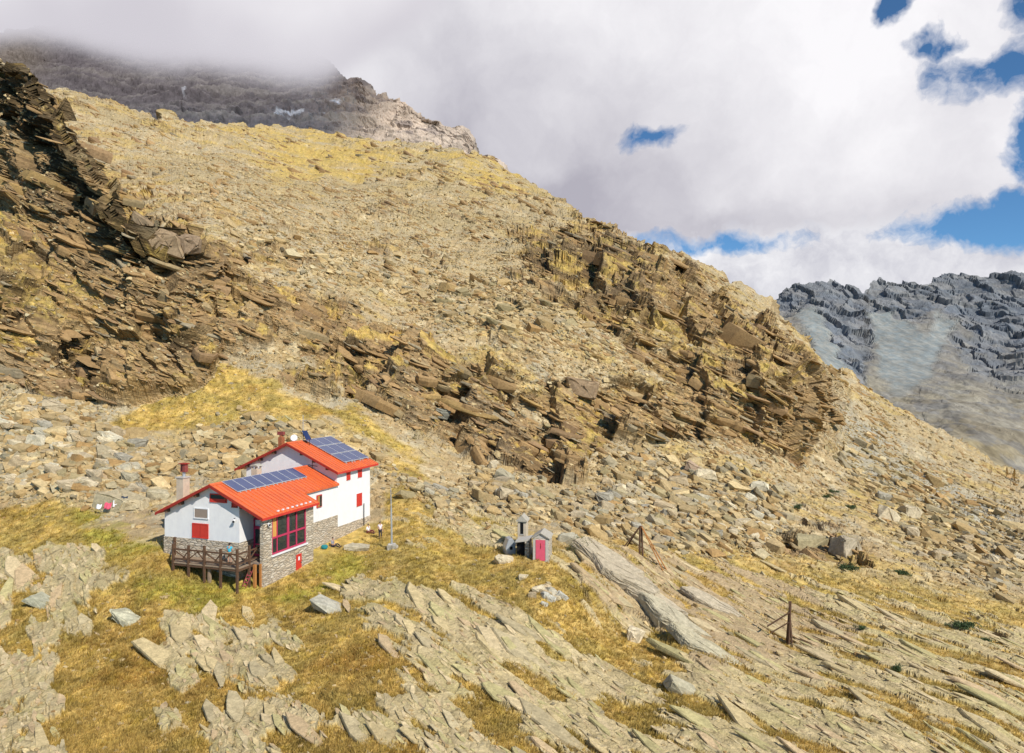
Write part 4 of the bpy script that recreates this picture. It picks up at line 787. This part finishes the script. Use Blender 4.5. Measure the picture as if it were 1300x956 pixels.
# big pink window of the bay, each light with its pane
fr = MB(); y0, y1, z0, z1 = 1.17, 6.03, 2.5, 5.76; x0, x1 = -.16, -.02
for y, w_ in ((y0, .1), (1.85, .08), (3.3, .26), (4.6, .12), (y1-.1, .1)): fr.box(x0, x1, y, y+w_, z0, z1)
for z, w_ in ((z0, .12), (3.85, .16), (z1-.1, .1)): fr.box(x0-.02, x1+.012, y0, y1, z, z+w_)
wf = fr.build('bay_window', K['pink'], hut)
for a_1, b_1 in ((1.27, 1.85), (1.93, 3.3), (3.56, 4.6), (4.72, 5.93)):
    for c_1, d_1 in ((2.62, 3.85), (4.01, 5.66)): MB().box(-.12, -.09, a_1, b_1, c_1, d_1).build('pane', K['amber'] if a_1 < 1.3 and c_1 > 3 else K['glass'], wf)
for k in (3.8, 5.0): MB().box(-.088, -.08, k+.1, k+.22, 4.3, 5.0).build('reflection_strip', K['cloth_w'], wf) if False else None
MB().box(-.02, .14, 1.0, 6.2, 2.34, 2.47).build('window_sill', K['white'], hut)
o = MB().box(.002, .05, 4.5, 5.3, .1, 1.68).build('cellar_door', K['red'], hut); MB().box(.051, .06, 4.78, 5.02, 1.12, 1.45).build('notice', K['white'], o); MB().box(.051, .10, 5.17, 5.23, .78, .9).build('handle', K['dark'], o)
MB().tube((-1.50, 18.95, .9), (-1.50, 18.95, 3.9), .045).build('downpipe', K['dark'], hut)
# glazed porch in the recess
pf = MB(); pf.box(-2.5, -.36, 1.80, 1.92, 5.3, 5.42); pf.box(-2.5, -.36, 1.80, 1.92, 2.05, 2.15)
for u in (-2.5, -1.42, -.46): pf.box(u, u+.1, 1.80, 1.92, 2.15, 5.3)
po = pf.build('porch_glazing', K['pink'], hut); MB().box(-1.32, -.46, 1.84, 1.87, 2.9, 5.3).build('pane', K['glass'], po); MB().box(-1.32, -.46, 1.82, 1.9, 2.15, 2.9).build('kick_panel', K['pink'], po); MB().prism([(-2.45, 5.42), (-.4, 5.42), (-.4, zr(-.4)-.2), (-2.45, zr(-2.45)-.2)], 1.85, 1.88).build('pane', K['glass'], po)
dr = MB(); dr.box(-2.38, -2.26, 1.72, 1.80, 2.1, 4.7); dr.box(-1.56, -1.44, 1.72, 1.80, 2.1, 4.7); dr.box(-2.26, -1.56, 1.72, 1.80, 2.1, 2.3); dr.box(-2.26, -1.56, 1.72, 1.80, 4.5, 4.75); dr.box(-2.26, -1.56, 1.72, 1.80, 3.1, 3.22)
do = dr.build('porch_door', K['pink'], hut); MB().box(-2.26, -1.56, 1.75, 1.77, 2.3, 4.5).build('pane', K['glass'], do); MB().box(-1.52, -1.47, 1.66, 1.72, 3.25, 3.42).build('handle', K['alu'], do)
MB().box(-1.25, -.9, 1.70, 1.79, 3.0, 4.2).build('teal_banner', K['teal'], po)
def flood(u, v, z, face):
    o = MB().box(u-.04, u+.04, v-.04, v+.04, z-.05, z+.16).build('floodlight', K['dark'], hut)
    d = Vector((.22, -.06, -.08)) if face else Vector((.1, -.25, -.1)); MB().tube(Vector((u, v, z)), Vector((u, v, z))+d, .10, 12, .15).build('lamp_head', K['white'], o)
    e = Vector((u, v, z))+d; MB().tube(e, e+d*.06, .10, 12).build('lens', K['dark'], o)
flood(.06, .55, 5.35, True); flood(-2.95, -.08, 5.6, False)
# chimneys
def chimney(u, v, zb, zt, w_, mat, kind):
    c = MB().box(u-w_/2, u+w_/2, v-w_/2, v+w_/2, zb, zt).build('chimney', mat, hut, .02)
    if kind == 'cowl':
        MB().box(u-w_*.58, u+w_*.58, v-w_*.58, v+w_*.58, zt, zt+.12).build('chimney_band', K['conc'], c)
        MB().tube((u+.12, v, zt+.12), (u+.12, v, zt+.75), .14, 10).build('flue_pipe', K['galv'], c); MB().prism([(u-.16, zt+.55), (u+.42, zt+.55), (u+.38, zt+1.3), (u-.1, zt+1.3)], v-.2, v+.2).build('chimney_cowl', K['cowl'], c)
        MB().box(u-.25, u+.5, v-.3, v+.3, zt+1.3, zt+1.38).build('cowl_plate', K['fascia'], c); MB().box(u-.02, u+.1, v-.205, v-.2, zt+.65, zt+1.2).build('cowl_slot', K['black'], c)
    if kind == 'cap':
        for a, b_ in ((-1, -1), (1, -1), (-1, 1), (1, 1)): MB().box(u+a*w_*.38-.07, u+a*w_*.38+.07, v+b_*w_*.38-.07, v+b_*w_*.38+.07, zt, zt+.3).build('cap_pillar', mat, c)
        MB().prism([(u-w_*.68, zt+.3), (u+w_*.68, zt+.3), (u+w_*.5, zt+.42), (u, zt+.52), (u-w_*.5, zt+.42)], v-w_*.62, v+w_*.62).build('cap_slab', K['slate'], c)
    if kind == 'pipe':
        MB().tube((u, v, zt), (u, v, zt+.25), .22, 10).build('flue_pipe', K['rust'], c); MB().box(u-.42, u+.34, v-.2, v+.2, zt+.25, zt+.62).build('chimney_cowl', K['cowl'], c)
chimney(-11.2, 2.6, 1.5, 8.55, .82, K['chim'], 'cowl'); chimney(-7.4, 8.2, 6.8, 8.85, .72, K['chim'], 'cap'); chimney(-10.5, 16.2, 8.8, 11.35, .52, K['rust'], 'pipe')
# solar panels
def panel(u0, u1, v0, v1, fn, lift=.12):
    a = MB().prism([(u0, fn(u0)+lift), (u1, fn(u1)+lift), (u1, fn(u1)+lift-.05), (u0, fn(u0)+lift-.05)], v0, v1).build('solar_panel', K['alu'], hut)
    e = .045; MB().prism([(u0+e, fn(u0+e)+lift+.006), (u1-e, fn(u1-e)+lift+.006), (u1-e, fn(u1-e)+lift+.001), (u0+e, fn(u0+e)+lift+.001)], v0+e, v1-e).build('solar_cells', K['panel'], a)
    for v in (v0+.25, v1-.25): MB().prism([(u0-.05, fn(u0)+lift-.05), (u1+.12, fn(u1+.12)+lift-.05), (u1+.12, fn(u1+.12)+.01), (u0-.05, fn(u0)+.01)], v-.03, v+.03).build('rail', K['alu'], a)
for i in range(8): panel(-5.2, -3.42, .9+i*1.27, .9+i*1.27+1.24, zr)
for j, (a, b_) in enumerate(((-7.45, -5.88), (-5.78, -4.10), (-4.0, -2.32))):
    for i in range(3): panel(a, b_, 16.3+i*1.7, 16.3+i*1.7+1.69, zu, .2)
t_ = MB().add([(-7.6, 15.95, 12.15), (-6.95, 15.95, 12.2), (-6.2, 15.75, 11.25), (-6.9, 15.75, 11.2), (-7.6, 16.0, 12.11), (-6.95, 16.0, 12.16), (-6.2, 15.8, 11.21), (-6.9, 15.8, 11.16)], [(0,1,2,3), (7,6,5,4), (0,4,5,1), (1,5,6,2), (2,6,7,3), (3,7,4,0)]).build('tilted_solar_panel', K['panel'], hut)
MB().tube((-7.45, 16.0, 10.95), (-7.45, 16.0, 12.1), .035).tube((-6.6, 15.95, 10.55), (-6.6, 15.95, 11.6), .03).build('panel_stand', K['dark'], t_)
am = MB().tube((-7.47, 16.0, 10.9), (-7.47, 16.0, 13.9), .035).build('antenna_mast', K['galv'], hut)
MB().tube((-7.9, 16.0, 13.3), (-7.05, 16.0, 13.3), .02).tube((-7.8, 16.0, 13.0), (-7.15, 16.0, 13.0), .018).build('antenna_bar', K['galv'], am)
d_ = MB().tube((-8.7, 16.1, 10.6), (-8.7, 16.1, 11.3), .03).build('satellite_dish', K['galv'], hut); MB().tube((-8.72, 16.05, 11.3), (-8.66, 15.95, 11.33), .40, 16, .34).build('dish_bowl', K['white'], d_)
MB().tube((-4.6, 13.6, 7.8), (-4.6, 13.6, 9.6), .03).bar((-5.0, 13.5, 8.75), (-3.9, 13.5, 8.62), .05, .05).build('wall_antenna', K['dark'], hut)
MB().box(-12.55, -11.9, 5.4, 6.0, 5.9, 6.5).build('red_white_vent', K['cloth_p'], hut) if False else None

# ------------------------------------------------------------------ timber terrace
ter = empty('timber_terrace', HO, -TH, 'dark timber terrace on posts with a cross braced railing before the hut gable', 'terrace')
fl = MB()
for i in range(9): 
    ya = -2.05+i*.22; xl = -7.85-(i/8.)*1.5; fl.box(xl, -.95, ya, ya+.2, 1.97, 2.05)
fl.build('deck_boards', K['woodl'], ter); MB().box(-2.4, -1.0, 0, 1.65, 2.06, 2.10).build('deck_boards', K['woodl'], ter)
MB().bar((-9.4, -.15, 1.9), (-.95, -.15, 1.9), .14, .18).bar((-7.9, -1.95, 1.87), (-.9, -1.95, 1.87), .14, .2).bar((-.98, -2.0, 1.87), (-.98, 1.1, 1.87), .14, .2).bar((-9.5, -.1, 1.87), (-7.8, -1.95, 1.87), .14, .2).build('edge_beam', K['wood'], ter)
posts = [(-7.75, -2.02, .9), (-6.08, -2.02, .6), (-4.4, -2.02, .1), (-2.7, -2.02, -.3), (-1.0, -2.02, -.6), (-1.0, -.55, -.5), (-1.0, .95, -.5), (-9.45, -.15, 1.4)]
for u, v, zb in posts: MB().bar((u, v, zb), (u, v, 3.55+.22*random.random()), .17, .17).build('post', K['wood'], ter)
rl = [posts[7], posts[0], posts[1], posts[2], posts[3], posts[4], posts[5], posts[6]]
for i in range(7):
    p, q_ = rl[i], rl[i+1]; a = Vector((p[0], p[1], 0)); b_ = Vector((q_[0], q_[1], 0)); off = Vector((0, 0, 1))
    MB().bar(a+off*3.2, b_+off*3.2, .11, .12).build('handrail', K['wood'], ter); MB().bar(a+off*2.38, b_+off*2.38, .1, .11).build('lower_rail', K['wood'], ter)
    m_ = (a+b_)/2
    if i % 2: MB().bar(a+off*3.14, m_*.25+b_*.75+off*2.42, .08, .08).build('brace', K['wood'], ter); MB().bar(b_+off*3.14, b_*.25+m_*.75+off*2.42, .08, .08).build('brace', K['wood'], ter)
    else: MB().bar(a+off*2.42, b_*.6+a*.4+off*3.14, .08, .08).build('brace', K['wood'], ter); MB().bar(b_+off*2.42, a*.45+b_*.55+off*3.14, .08, .08).build('brace', K['wood'], ter)
MB().bar((-.55, -.4, -.4), (-.55, -.4, 2.0), .22, .22).bar((-.25, -.05, -.4), (-.25, -.05, 2.0), .16, .16).build('support_post', K['orange'], ter)
MB().bar((-4.15, -1.7, -.1), (-4.15, -1.7, 1.8), .22, .22).build('support_post', K['woodl'], ter)
lad = empty('red_ladder', hw(-1.35, -1.0, -.15), -TH, 'short red ladder leaning under the terrace', 'ladder')
for s_ in (-.19, .19): MB().bar((s_, 0, 0), (s_+.5, .5, 1.75), .06, .06).build('ladder_rail', K['cowl'], lad)
for i in range(6): k = .15+i*.28; MB().bar((-.19+.5*k/1.75, .5*k/1.75, k), (.19+.5*k/1.75, .5*k/1.75, k), .04, .04).build('rung', K['cloth_p'], lad)

# ------------------------------------------------------------------ shed, stone tower, concrete block
def frame_at(px_, py_, rz, name, label, cat, group=None, Y=None):
    p = ground(px_, py_); e = empty(name, p, rz, label, cat, group); return e, p
sg, p = frame_at(686.5, 713.5, math.radians(-12), 'garden_shed', 'little gabled stone shed with a bright pink door', 'shed')
k = p[1]/F                                            # metres per photo pixel here
W2 = 10.3*k; HE = 28*k; HA = 34.5*k; DP = 2.0
MB().box(-W2, W2, 0, DP, -.6, HE).build('stone_wall', K['stone'], sg); MB().prism([(-W2, HE), (W2, HE), (0, HA-.06)], 0, DP).build('gable', K['conc'], sg)
MB().prism([(-W2-.12, HE-.04), (0, HA), (0, HA+.08), (-W2-.12, HE+.05)], -.14, DP+.1).prism([(W2+.12, HE-.04), (0, HA), (0, HA+.08), (W2+.12, HE+.05)], -.14, DP+.1).build('roof', K['slate'], sg)
dd = MB().box(-6.4*k, 5.6*k, -.05, -.004, 0, 26*k).build('door', K['cloth_p'], sg); MB().box(-.03, .03, -.07, -.052, 15*k, 22*k).build('handle', K['fascia'], dd); MB().box(-.5*k, .5*k, -.075, -.054, 17*k, 18*k).build('hinge', K['dark'], dd)
MB().box(-W2+.02, -6.9*k, -.03, -.004, -.1, HE-.1).build('corner_quoin', K['conc'], sg); MB().box(6.2*k, W2-.02, -.03, -.004, -.1, HE-.1).build('corner_quoin', K['conc'], sg)
tg, p = frame_at(675, 706, math.radians(-12), 'stone_tower', 'narrow stone tower with a dark window slot and slate cap behind the shed', 'tower'); tg.location.y += 2.6; tg.location.x -= .9
k = tg.location.y/F; t0 = -(706-650)*k*0; HT = (713-662)*k
tg.location.z = CZ-(713-H)*k
MB().box(-5.6*k, 5.6*k, 0, 1.1, -1, HT).build('stone_wall', K['chim'], tg, .02); MB().box(-2*k, 2*k, -.02, .02, HT-16*k, HT-1.5*k).build('window_slot', K['black'], tg); MB().box(-3*k, 3*k, -.05, .01, HT-17*k, HT-16*k).build('sill', K['conc'], tg)
cap = MB().prism([(-7.4*k, HT), (7.4*k, HT), (6.6*k, HT+1.6*k), (0, HT+8*k), (-6.6*k, HT+1.6*k)], -.16, 1.25).build('cap_roof', K['slate'], tg)
an, p = frame_at(668.5, 709, math.radians(-12), 'stone_annex', 'low stone annex with a mossy lean roof between the shed and a dark gap', 'annex'); k = p[1]/F
MB().box(-2.6*k, 2.8*k, .1, 1.6, -.5, 19*k).build('stone_wall', K['stone'], an); MB().box(-14*k, -2.6*k, .5, 1.5, -.5, 17*k).build('shade_block', K['black'], an); MB().prism([(-15*k, 17*k), (4*k, 20*k), (4*k, 23*k), (-15*k, 19*k)], .1, 1.7).build('roof', K['conc'], an)  # black block paints in the shade of the gap left of the shed
cbk, p = frame_at(649, 704, math.radians(14), 'concrete_block', 'pale blue grey concrete block with a small dark hole left of the shed', 'concrete block'); k = p[1]/F
MB().prism([(-6*k, -.5), (6*k, -.5), (6*k, 13*k), (2*k, 20*k), (-3*k, 19*k), (-7*k, 8*k)], 0, 1.3).build('block', K['galv'], cbk, .04); MB().box(-1.6*k, 2*k, -.02, .02, 6*k, 10*k).build('hole', K['black'], cbk)

# ------------------------------------------------------------------ timber frames (old winch trestles), mast
def tripod(px_, py_, label, legs, hpx):
    p = ground(px_, py_); k = p[1]/F; e = empty('timber_trestle', p, 0, label, 'timber trestle', 'old timber trestles on the slope')
    e['group'] = 'old timber trestles on the slope'; top = Vector((0, 0, hpx*k))
    for dx, dy, dz, r, sx in legs:
        MB().tube((dx*k, dy, dz*k-.2), top+Vector((sx*k, 0, 0)), r, 7, r*.75).build('pole', K['wood'] if dx <= 0 else K['orange'] if dx > 8 else K['wood'], e)
    return e
tripod(814, 711, 'timber trestle of a doubled post and splayed props beyond the shed', [(-1.5, 0, -1, .13, -1), (2.5, 0, -1, .13, 1), (-27, .8, 3, .09, -.5), (-16, 2, 6, .08, -.5), (24, -3, -13, .07, .5), (28, -2, -9, .07, .8)], 39)
tp2 = tripod(1003, 819, 'leaning timber trestle with two side props on the lower right slabs', [(-1.5, 0, -1, .11, 1.5), (3.0, 0, 0, .10, -.5), (-1.5, .4, 2, .1, .5)], 56)
k = tp2.location.y/F; MB().tube((-27*k, .3, 24*k-.1), (0, 0, 42*k), .07, 7).build('prop', K['wood'], tp2); MB().tube((-22*k, .3, 16*k-.1), (0, 0, 30*k), .06, 7).build('prop', K['wood'], tp2)
p = ground(497, 697); k = p[1]/F; ms = empty('metal_mast', p, 0, 'thin grey metal mast on a concrete foot right of the hut', 'mast')
MB().box(-.35, .35, -.35, .35, -.4, .45).build('concrete_foot', K['conc'], ms, .04); MB().tube((0, 0, .4), (-.05, 0, 4.0), .10, 10, .075).build('lower_tube', K['galv'], ms); MB().tube((-.05, 0, 4.0), (-.1, 0, 77*k), .05, 8, .03).build('upper_tube', K['galv'], ms)
p = ground(461, 676)
# ------------------------------------------------------------------ washing on the boulder
def cloth(px_, py_, w_, h_, mat, name, label, lift=.9):
    p = ground(px_, py_); k = p[1]/F; n = 7; V = []; Fs = []; rs_ = random.Random(px_)
    for j in range(n):
        for i in range(n):
            V.append(((i/(n-1)-.5)*w_*k*(1-.15*j/n), -.35*j/n-.05*math.sin(i*1.9+px_)-.2, h_*k*(1-j/(n-1))+.06*math.sin(i*1.3+j)))
    for j in range(n-1):
        for i in range(n-1): a = j*n+i; Fs.append((a, a+1, a+n+1, a+n))
    o = MB().add(V, Fs).build(name, mat, None, 0, True); o.location = p+Vector((0, -1.2, lift*0)); tag(o, label, name.replace('_', ' '))
    o.location.z = CZ-(py_-H)/F*(p[1]-1.2); s_ = o.modifiers.new('thick', 'SOLIDIFY'); s_.thickness = .02
cloth(136, 645, 7, 5, K['cloth_w'], 'towel', 'small pale pink towel at the left end of the washing'); cloth(147, 645, 9, 7, K['cloth_p'], 'shirt', 'crimson shirt spread on the boulder'); cloth(157, 643, 8, 8, K['cloth_w'], 'sheet', 'white sheet between the crimson shirt and the dark jacket')
cloth(167, 643, 9, 13, K['cloth_d'], 'jacket', 'dark blue grey jacket at the right end of the washing')

# ------------------------------------------------------------------ shrubs
M_LEAF = solid('juniper_green', (.055, .085, .028), .7, .5, 5.); M_LARCH = solid('golden_larch', (.36, .20, .03), .7, .4, 2.)
def shrub(px_, py_, wpx_, hpx, label, mat=None, name='juniper_shrub', seed=0, tree=False, grp=None):
    p = ground(px_, py_); k = p[1]/F; rs_ = np.random.default_rng(seed+40); w_ = wpx_*k; h_ = hpx*k
    e = empty(name, p, 0, label, 'larch tree' if tree else 'shrub', grp)
    n = 900; c = rs_.normal(size=(9, 3))*np.array([.28, .22, .16])+np.array([0, 0, .35]); q_ = c[rs_.integers(0, 9, n)]+rs_.normal(size=(n, 3))*np.array([.13, .13, .13])
    q_[:, 2] = abs(q_[:, 2])
    if tree: q_[:, 2] = rs_.uniform(.15, 1, n); r_ = (1.05-q_[:, 2])*.5; a_ = rs_.uniform(0, 6.28, n); rr = rs_.uniform(.2, 1, n); q_[:, 0] = np.cos(a_)*r_*rr; q_[:, 1] = np.sin(a_)*r_*rr
    q_ *= np.array([w_, w_*.8, h_]); s = max(.05, .07*w_); d = rs_.normal(size=(n, 2, 3)); d /= np.linalg.norm(d, axis=2, keepdims=True)
    V = np.stack([q_-d[:, 0]*s*.5, q_+d[:, 0]*s*.5, q_+d[:, 1]*s], 1).reshape(-1, 3); mb = MB(); mb.v = [tuple(x) for x in V]; mb.f = [(3*i, 3*i+1, 3*i+2) for i in range(n)]
    mb.build('crown' if tree else 'foliage', mat or M_LEAF, e); t = MB()
    if tree: t.tube((0, 0, -.3), (0, 0, h_*.9), w_*.07, 7, w_*.01)
    else:
        for i in range(5): a = i*1.3; t.tube((0, 0, -.1), (math.cos(a)*w_*.25, math.sin(a)*w_*.2, h_*.4), .04, 5, .015)
    t.build('trunk' if tree else 'stems', K['wood'], e)
for i, (a, b_, w_, h_, lb) in enumerate([(1078, 724, 20, 9, 'widest dark green juniper below the right end of the overhang'), (1089, 718, 15, 7, 'juniper touching the upper edge of the widest one'), (1146, 727, 16, 6, 'low juniper on the edge of the grey gully'),
   (1094, 803, 12, 6, 'lone dark juniper among the lower right slabs'), (1222, 802, 26, 8, 'long low juniper strip on the right hand slabs'), (1248, 815, 16, 5, 'flat juniper mat just right of the long strip'), (1268, 812, 14, 7, 'reddish brown juniper near the right edge'),
   (1014, 647, 12, 6, 'round juniper above the overhang'), (977, 654, 10, 5, 'little juniper left of the overhang'), (1050, 632, 10, 4, 'tiny juniper high above the overhang'), (1081, 646, 11, 5, 'small oval juniper above the pink rock'), (1057, 622, 12, 4, 'uppermost flat juniper on the bench'),
   (735, 704, 20, 20, 'olive green bushy shrub beside the shed'), (1138, 852, 14, 10, 'juniper at the bottom of the right slabs'), (900, 728, 0, 0, None), (758, 714, 14, 8, 'brown dead shrub right of the olive one')]):
    if lb: shrub(a, b_, w_*1.15, h_*1.2, lb, solid('brown_shrub', (.12, .075, .03), .8, .4) if 'brown' in lb else solid('olive_shrub', (.13, .13, .035), .8, .4) if 'olive' in lb else None, seed=i)
for i, (a, b_, w_, h_, lb) in enumerate([(1281, 600, 7, 12, 'small golden larch on the valley rim, left one'), (1290, 606, 9, 15, 'taller golden larch by the right edge of the valley rim')]): shrub(a, b_, w_, h_, lb, M_LARCH, 'larch_tree', 70+i, True)

# ------------------------------------------------------------------ people
def skin_mesh(name, J, E_, R_j, mat, parent, root='pelvis', sub=1):
    names = list(J); idx_ = {n_: i for i, n_ in enumerate(names)}; me = bpy.data.meshes.new(name); me.from_pydata([J[n_] for n_ in names], [(idx_[a], idx_[b_]) for a, b_ in E_], [])
    o = bpy.data.objects.new(name, me); COL.objects.link(o); o.parent = parent; me.materials.append(mat)
    md = o.modifiers.new('skin', 'SKIN'); md.use_smooth_shade = True
    if not me.skin_vertices: 
        bpy.context.view_layer.objects.active = o
    sv = me.skin_vertices[0].data
    for n_ in names: r_ = R_j[n_]; sv[idx_[n_]].radius = r_ if isinstance(r_, tuple) else (r_, r_); sv[idx_[n_]].use_root = n_ == root
    s2 = o.modifiers.new('smooth', 'SUBSURF'); s2.levels = sub; s2.render_levels = sub; return o
def person(loc, rz, label, top, bottom, pose, hair=True, sleeves=True, shorts=False):
    e = empty('person', loc, rz, label, 'person'); J = {k_: Vector(v) for k_, v in pose.items()}
    Rd = dict(pelvis=(.15, .11), waist=(.13, .09), chest=(.16, .11), neck=.055, chin=(.065, .075), skull=(.078, .095), crown=(.06, .07))
    Ed = [('pelvis', 'waist'), ('waist', 'chest'), ('chest', 'neck'), ('neck', 'chin'), ('chin', 'skull'), ('skull', 'crown')]
    for s in 'LR':
        for a, b_, r_ in (('chest', 'sh', .065), ('sh', 'el', .042), ('el', 'wr', .028), ('wr', 'pm', .034)): Ed.append((a if a == 'chest' else a+s, b_+s)); Rd[b_+s] = r_
        for a, b_, r_ in (('pelvis', 'hip', .095), ('hip', 'kn', .058), ('kn', 'an', .04), ('an', 'toe', .035)): Ed.append((a if a == 'pelvis' else a+s, b_+s)); Rd[b_+s] = r_
        pm = J['pm'+s]; d = (pm-J['wr'+s]).normalized(); sd = d.cross(Vector((0, 1, .2))).normalized()
        for i, ln in enumerate((.075, .085, .08, .062)):
            q1 = pm+sd*(.03-.02*i)+d*.045; J['fa%d%s' % (i, s)] = q1; J['fb%d%s' % (i, s)] = q1+d*ln*.55+Vector((0, -.012, 0)); J['fc%d%s' % (i, s)] = q1+d*ln+Vector((0, -.03, -.005))
            for a, b_ in (('pm', 'fa%d' % i), ('fa%d' % i, 'fb%d' % i), ('fb%d' % i, 'fc%d' % i)): Ed.append((a+s, b_+s))
            Rd['fa%d%s' % (i, s)] = .010; Rd['fb%d%s' % (i, s)] = .009; Rd['fc%d%s' % (i, s)] = .007
        J['th'+s] = J['wr'+s]+d*.03+sd*.04; J['ti'+s] = J['th'+s]+d*.035+sd*.02; Ed += [('wr'+s, 'th'+s), ('th'+s, 'ti'+s)]; Rd['th'+s] = .012; Rd['ti'+s] = .009
    skin_mesh('body', J, Ed, Rd, K['skin'], e)
    up = {k_: J[k_] for k_ in ('pelvis', 'waist', 'chest', 'shL', 'shR')}; eu = [('pelvis', 'waist'), ('waist', 'chest'), ('chest', 'shL'), ('chest', 'shR')]; ru = dict(pelvis=(.17, .13), waist=(.155, .12), chest=(.185, .135), shL=.085, shR=.085)
    for s in 'LR': up['el'+s] = J['el'+s] if sleeves else J['sh'+s].lerp(J['el'+s], .6); eu.append(('sh'+s, 'el'+s)); ru['el'+s] = .058
    skin_mesh('shirt', up, eu, ru, top, e)
    lo = {'pelvis': J['pelvis']-Vector((0, 0, .02))}; el = []; rl_ = dict(pelvis=(.165, .125))
    for s in 'LR':
        lo['hip'+s] = J['hip'+s]; lo['kn'+s] = J['kn'+s] if not shorts else J['hip'+s].lerp(J['kn'+s], .7); el += [('pelvis', 'hip'+s), ('hip'+s, 'kn'+s)]; rl_['hip'+s] = .112; rl_['kn'+s] = .075 if not shorts else .085
        if not shorts: lo['an'+s] = J['an'+s]+(J['kn'+s]-J['an'+s])*.1; el.append(('kn'+s, 'an'+s)); rl_['an'+s] = .058
    skin_mesh('trousers' if not shorts else 'shorts', lo, el, rl_, bottom, e)
    hp = J['skull']; f = (J['chin']-J['skull']); fw = Vector((0, -1, 0))
    h_ = MB()
    for j in range(6):
        for i in range(10): pass
    bm = bmesh.new(); bmesh.ops.create_icosphere(bm, subdivisions=2, radius=1)
    for v in bm.verts: v.co = hp+Vector((0, .025, .045))+Vector((v.co.x*.092, v.co.y*.105, v.co.z*.10))
    bmesh.ops.delete(bm, geom=[v for v in bm.verts if v.co.z < hp.z+.03 and v.co.y < hp.y+.0], context='VERTS')
    me = bpy.data.meshes.new('hair'); bm.to_mesh(me); bm.free(); me.materials.append(K['hair']); o = bpy.data.objects.new('hair', me); COL.objects.link(o); o.parent = e
    fc = MB()
    for s in (-1, 1): fc.box(hp.x+s*.032-.011, hp.x+s*.032+.011, hp.y-.094, hp.y-.078, hp.z-.012, hp.z)
    fc.build('eyes', K['boot'], e); MB().add([hp+Vector((-.012, -.088, -.05)), hp+Vector((.012, -.088, -.05)), hp+Vector((0, -.118, -.046)), hp+Vector((0, -.09, -.008))], [(0, 1, 2), (0, 2, 3), (1, 3, 2), (0, 3, 1)]).build('nose', K['skin'], e)
    MB().box(hp.x-.022, hp.x+.022, hp.y-.09, hp.y-.08, hp.z-.078, hp.z-.07).build('mouth', K['cowl'], e)
    for s in 'LR': a = J['an'+s]; t = J['toe'+s]; MB().bar(a+Vector((0, .04, -.03)), t, .1, .09).build('boot', K['boot'], e, .02)
    return e
STAND = dict(pelvis=(0,0,.92), waist=(0,0,1.08), chest=(0,.01,1.30), neck=(0,.01,1.46), chin=(0,-.015,1.53), skull=(0,0,1.62), crown=(0,.01,1.68), shL=(.18,.01,1.40), elL=(.25,.03,1.13), wrL=(.24,-.08,.90), pmL=(.24,-.11,.84), shR=(-.18,.01,1.40), elR=(-.27,.03,1.14), wrR=(-.20,-.16,1.02), pmR=(-.16,-.20,.99),
   hipL=(.10,0,.86), knL=(.12,-.02,.47), anL=(.13,.02,.09), toeL=(.14,-.14,.04), hipR=(-.10,0,.86), knR=(-.11,-.04,.47), anR=(-.12,0,.09), toeR=(-.14,-.16,.04))
SIT = dict(pelvis=(0,0,.16), waist=(0,.03,.32), chest=(0,.03,.55), neck=(0,.0,.71), chin=(0,-.03,.78), skull=(0,-.02,.87), crown=(0,-.01,.93), shL=(.18,.02,.65), elL=(.27,.02,.38), wrL=(.2,-.2,.30), pmL=(.18,-.26,.29), shR=(-.18,.02,.65), elR=(-.27,.02,.38), wrR=(-.2,-.2,.30), pmR=(-.18,-.26,.29),
   hipL=(.1,-.05,.13), knL=(.14,-.45,.34), anL=(.14,-.82,.09), toeL=(.15,-.98,.14), hipR=(-.1,-.05,.13), knR=(-.12,-.46,.20), anR=(-.14,-.88,.08), toeR=(-.15,-1.0,.16))
person(ground(482, 682.5), math.radians(35), 'person in a white shirt and dark trousers standing beside the metal mast', K['tee'], K['navy'], STAND, sleeves=False)
e_ = person(ground(468, 676)+Vector((0, 0, .0)), math.radians(60), 'person in a white top and maroon trousers sitting at the back corner of the hut', K['cloth_w'], K['maroon'], SIT)
person(ground(423, 694), math.radians(75), 'person in a grey top sitting on the ground against the stone wall', K['grey'], K['navy'], SIT)
v_ = -.9; u_ = -2.75; person(hw(u_, v_, 2.05), math.radians(170), 'person in a turquoise shirt and beige shorts standing on the timber terrace', K['turq'], K['beige'], STAND, sleeves=False, shorts=True)
bp = ground(413, 697); rk = empty('rucksack', bp+Vector((0, -.1, .0)), .5, 'teal rucksack lying by the sitting person in grey', 'rucksack')
MB().box(-.35, .3, -.2, .2, 0, .42).build('bag', K['teal'], rk, .12); MB().box(-.2, .2, -.28, -.18, .05, .28).build('front_pocket', K['teal'], rk, .04); MB().bar((-.2, .22, .1), (.25, .22, .36), .05, .03).build('strap', K['dark'], rk)
